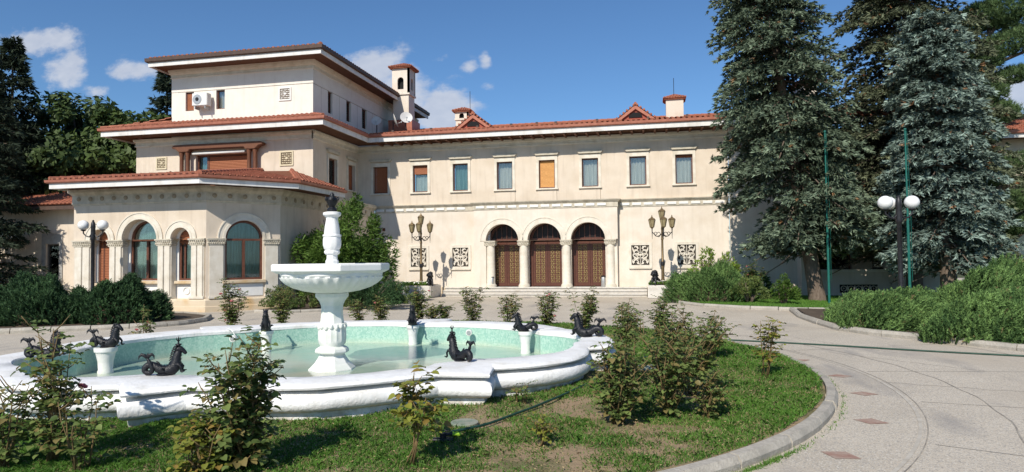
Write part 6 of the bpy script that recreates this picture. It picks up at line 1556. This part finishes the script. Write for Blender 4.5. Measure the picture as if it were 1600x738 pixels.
rose('lone tall rose nearest the right kerb of the lawn', 1.56, 10.4, .86, .2, 118, F_ROSEY, 6, 0, .045, 40, group=G2, dens=.6, tilt=(.1, 0))
# row behind the pool
G3 = 'roses in a row behind the pool'
for i, (x, y, h, s, bl, lab) in enumerate(((-11.4, 16.4, 1.25, .42, 5, 'tall rose with pink blooms behind the rim, under the right arched window'), (-10.35, 17.2, .95, .35, 0, 'rose behind the left back pedestal statue'), (-8.4, 18.1, .62, .3, 0, 'rose behind the rim just right of the fountain shaft'), (-7.75, 18.2, .75, .3, 1, 'rose behind the rim below the dark shrub'), (-6.7, 18.4, .95, .32, 3, 'rose with blooms just left of the back right statue'), (-5.95, 18.5, .5, .22, 0, 'small rose left of the first step rose'), (-5.05, 18.4, .92, .34, 0, 'full rose bush before the left end of the steps'), (-4.0, 18.2, .78, .34, 2, 'rose bush with two blooms before the left door'), (-2.85, 17.7, .88, .34, 4, 'rose with several pink blooms before the middle door'), (-1.75, 16.9, .98, .36, 1, 'full rose bush before the right door'), (-.6, 15.6, .75, .34, 0, 'rose bush left of where the hose leaves the lawn'), (.15, 14.6, .85, .3, 0, 'rose bush by the hose at the right end of the row'), (-6.3, 18.45, .42, .2, 0, 'lowest rose of the row, before the left planter'))):
    rose(lab, x, y, h, s, 130 + i, F_ROSE, 8, bl, .052, 0, group=G3, bare=.05)
rose('leggy rose with small pink blooms on the far side of the left rim', -9.9, 9.9 + 1.6, .9, .22, 150, F_ROSE, 6, 2, .05, 0, dens=.6, group=G3)
rose('pink rose beside the dark spruce foot, right of the small juniper', 3.95, 28.6, 1.5, .4, 151, F_ROSE, 8, 2, .06, 0, group='roses near the wall')

# ------------------------------------------------------------------ grass
def vnoise(x, y, s, seed):
    r = np.random.default_rng(seed); g = r.random((64, 64)); u = x * s + 31.3; v = y * s + 17.7; i = np.floor(u).astype(int); j = np.floor(v).astype(int); fu = u - i; fv = v - j
    fu = fu * fu * (3 - 2 * fu); fv = fv * fv * (3 - 2 * fv)
    return (g[i % 64, j % 64] * (1 - fu) + g[(i + 1) % 64, j % 64] * fu) * (1 - fv) + (g[i % 64, (j + 1) % 64] * (1 - fu) + g[(i + 1) % 64, (j + 1) % 64] * fu) * fv
BUMP_C = np.array([[p.x, p.y] for p in OUT])
def inside_poly(x, y, P):
    c = np.zeros(len(x), bool); n = len(P); j = n - 1
    for i in range(n):
        xi, yi = P[i]; xj, yj = P[j]; m = ((yi > y) != (yj > y)) & (x < (xj - xi) * (y - yi) / (yj - yi + 1e-12) + xi); c ^= m; j = i
    return c
def grass_field():
    global rng
    rng = np.random.default_rng(77); N = 620000
    # more blades near the camera
    rr = RR - .2
    x = rng.uniform(CC[0] - 1.5, CC[0] + rr, N); y = rng.uniform(CC[1] - rr, CC[1] + rr, N)
    ok = ((x - CC[0]) ** 2 + (y - CC[1]) ** 2 < rr ** 2) & (y > 4.0)
    x0 = rng.uniform(-9.0, CC[0], N // 3); y0 = rng.uniform(3.8, 9.0, N // 3)
    x = np.concatenate([x[ok], x0]); y = np.concatenate([y[ok], y0])
    ok = ((x - CC[0]) ** 2 + (y - CC[1]) ** 2 < rr ** 2) & ~inside_poly(x, y, BUMP_C); x = x[ok]; y = y[ok]
    d = np.hypot(x, y); keep = rng.random(len(x)) < np.clip(7.5 / d, .2, 1) ** 1.6; x = x[keep]; y = y[keep]; d = d[keep]
    m = .55 * vnoise(x, y, 1.3, 1) + .3 * vnoise(x, y, 3.1, 2) + .2 * vnoise(x, y, 8.0, 3)
    # lusher to the left foreground and on the right half, worn along the basin's right front
    lush = np.clip((x - .2) / 1.2, 0, 1) * .3 + np.clip((-2.2 - x) / .9, 0, 1) * .33 + np.clip((y - 9.5) / 2, 0, 1) * .25
    ed = rr - np.hypot(x - CC[0], y - CC[1])
    cov = m + lush - .50
    keep = rng.random(len(x)) < np.clip(cov * 5 + .25, .13, 1); x = x[keep]; y = y[keep]; d = d[keep]; cov = cov[keep]
    n = len(x); z = np.array(.12 + .022 * np.sin(x * 1.7 + y) * np.cos(y * 1.3 - x * .4) + .012 * np.sin(4.1 * x) * np.sin(3.7 * y)) - .004
    P = np.stack([x, y, z], 1); tuft = vnoise(x, y, 6, 9)
    D = np.stack([rng.normal(size=n) * .55, rng.normal(size=n) * .55, np.ones(n)], 1)
    h = (.022 + .035 * tuft + .03 * np.clip(cov, 0, .4)) * rng.uniform(.5, 1.3, n) * (.9 + .02 * d)
    D = unit(D); s = unit(np.cross(D, rvec(n))) * (.0022 + .00022 * d)[:, None]
    mid = P + D * (h * .55)[:, None]; tip = P + D * h[:, None] + np.stack([rng.normal(size=n), rng.normal(size=n), -.3 * np.ones(n)], 1) * (h * .35)[:, None]
    V = np.stack([P - s, P + s, mid + s * .8, tip, mid - s * .8], 1)
    dry = rng.random(n) < np.clip(.22 - cov * .4, .04, .3)
    tone = np.where(dry, .99, np.clip(rng.uniform(.0, .55, n) + .35 * vnoise(x, y, 2.2, 5), 0, .8))
    o = part('grass', quads('grass', V, F_GRASS, tone)); o['kind'] = 'stuff'
    # fallen leaves and clods
    n = 6000; x = rng.uniform(-6.5, 2.4, n); y = rng.uniform(4.6, 12, n); ok = ((x - CC[0]) ** 2 + (y - CC[1]) ** 2 < rr ** 2) & ~inside_poly(x, y, BUMP_C); x = x[ok]; y = y[ok]
    P = np.stack([x, y, np.full(len(x), .15)], 1)
    o = part('fallen_leaves', quads('fallen_leaves', leaves(P, np.stack([rng.normal(size=len(x)) * .3, rng.normal(size=len(x)) * .3, np.ones(len(x))], 1), .011), mat('dry_leaf', (.30, .20, .10), (.42, .32, .17), 30), rng.random(len(x)))); o['kind'] = 'stuff'
grass_field()
def strip_grass():
    global rng
    rng = np.random.default_rng(78); n = 60000; x = rng.uniform(.6, 14, n); y = rng.uniform(24.2, 32, n)
    ok = inside_poly(x, y, np.array([(p[0] + .12, p[1] + .12) for p in BS] + [(30, 24.2), (30, 33), (0, 33)])); x = x[ok]; y = y[ok]; n = len(x)
    P = np.stack([x, y, np.full(n, .1)], 1); V = blades(P, np.stack([rng.normal(size=n) * .4, rng.normal(size=n) * .4, np.ones(n)], 1), .07, .008, 1, .2)
    o = part('grass', quads('grass', V, F_GRASS, rng.uniform(.2, .85, n))); o['kind'] = 'stuff'
    # weeds along the kerb of the round lawn
    n = 900; a = R_(-60) + rng.random(n) * R_(70); a = np.where(rng.random(n) < .6, R_(-38) + rng.normal(size=n) * .05, a); rr = RR + .02 + np.abs(rng.normal(size=n)) * .03
    P = np.stack([CC[0] + rr * np.cos(a), CC[1] + rr * np.sin(a), np.zeros(n)], 1); V = blades(P, np.stack([rng.normal(size=n) * .7, rng.normal(size=n) * .7, np.ones(n)], 1), .05, .004, 1, .3)
    o = part('kerb_weeds', quads('kerb_weeds', V, F_GRASS, rng.uniform(.1, .9, n))); o['kind'] = 'stuff'
strip_grass()
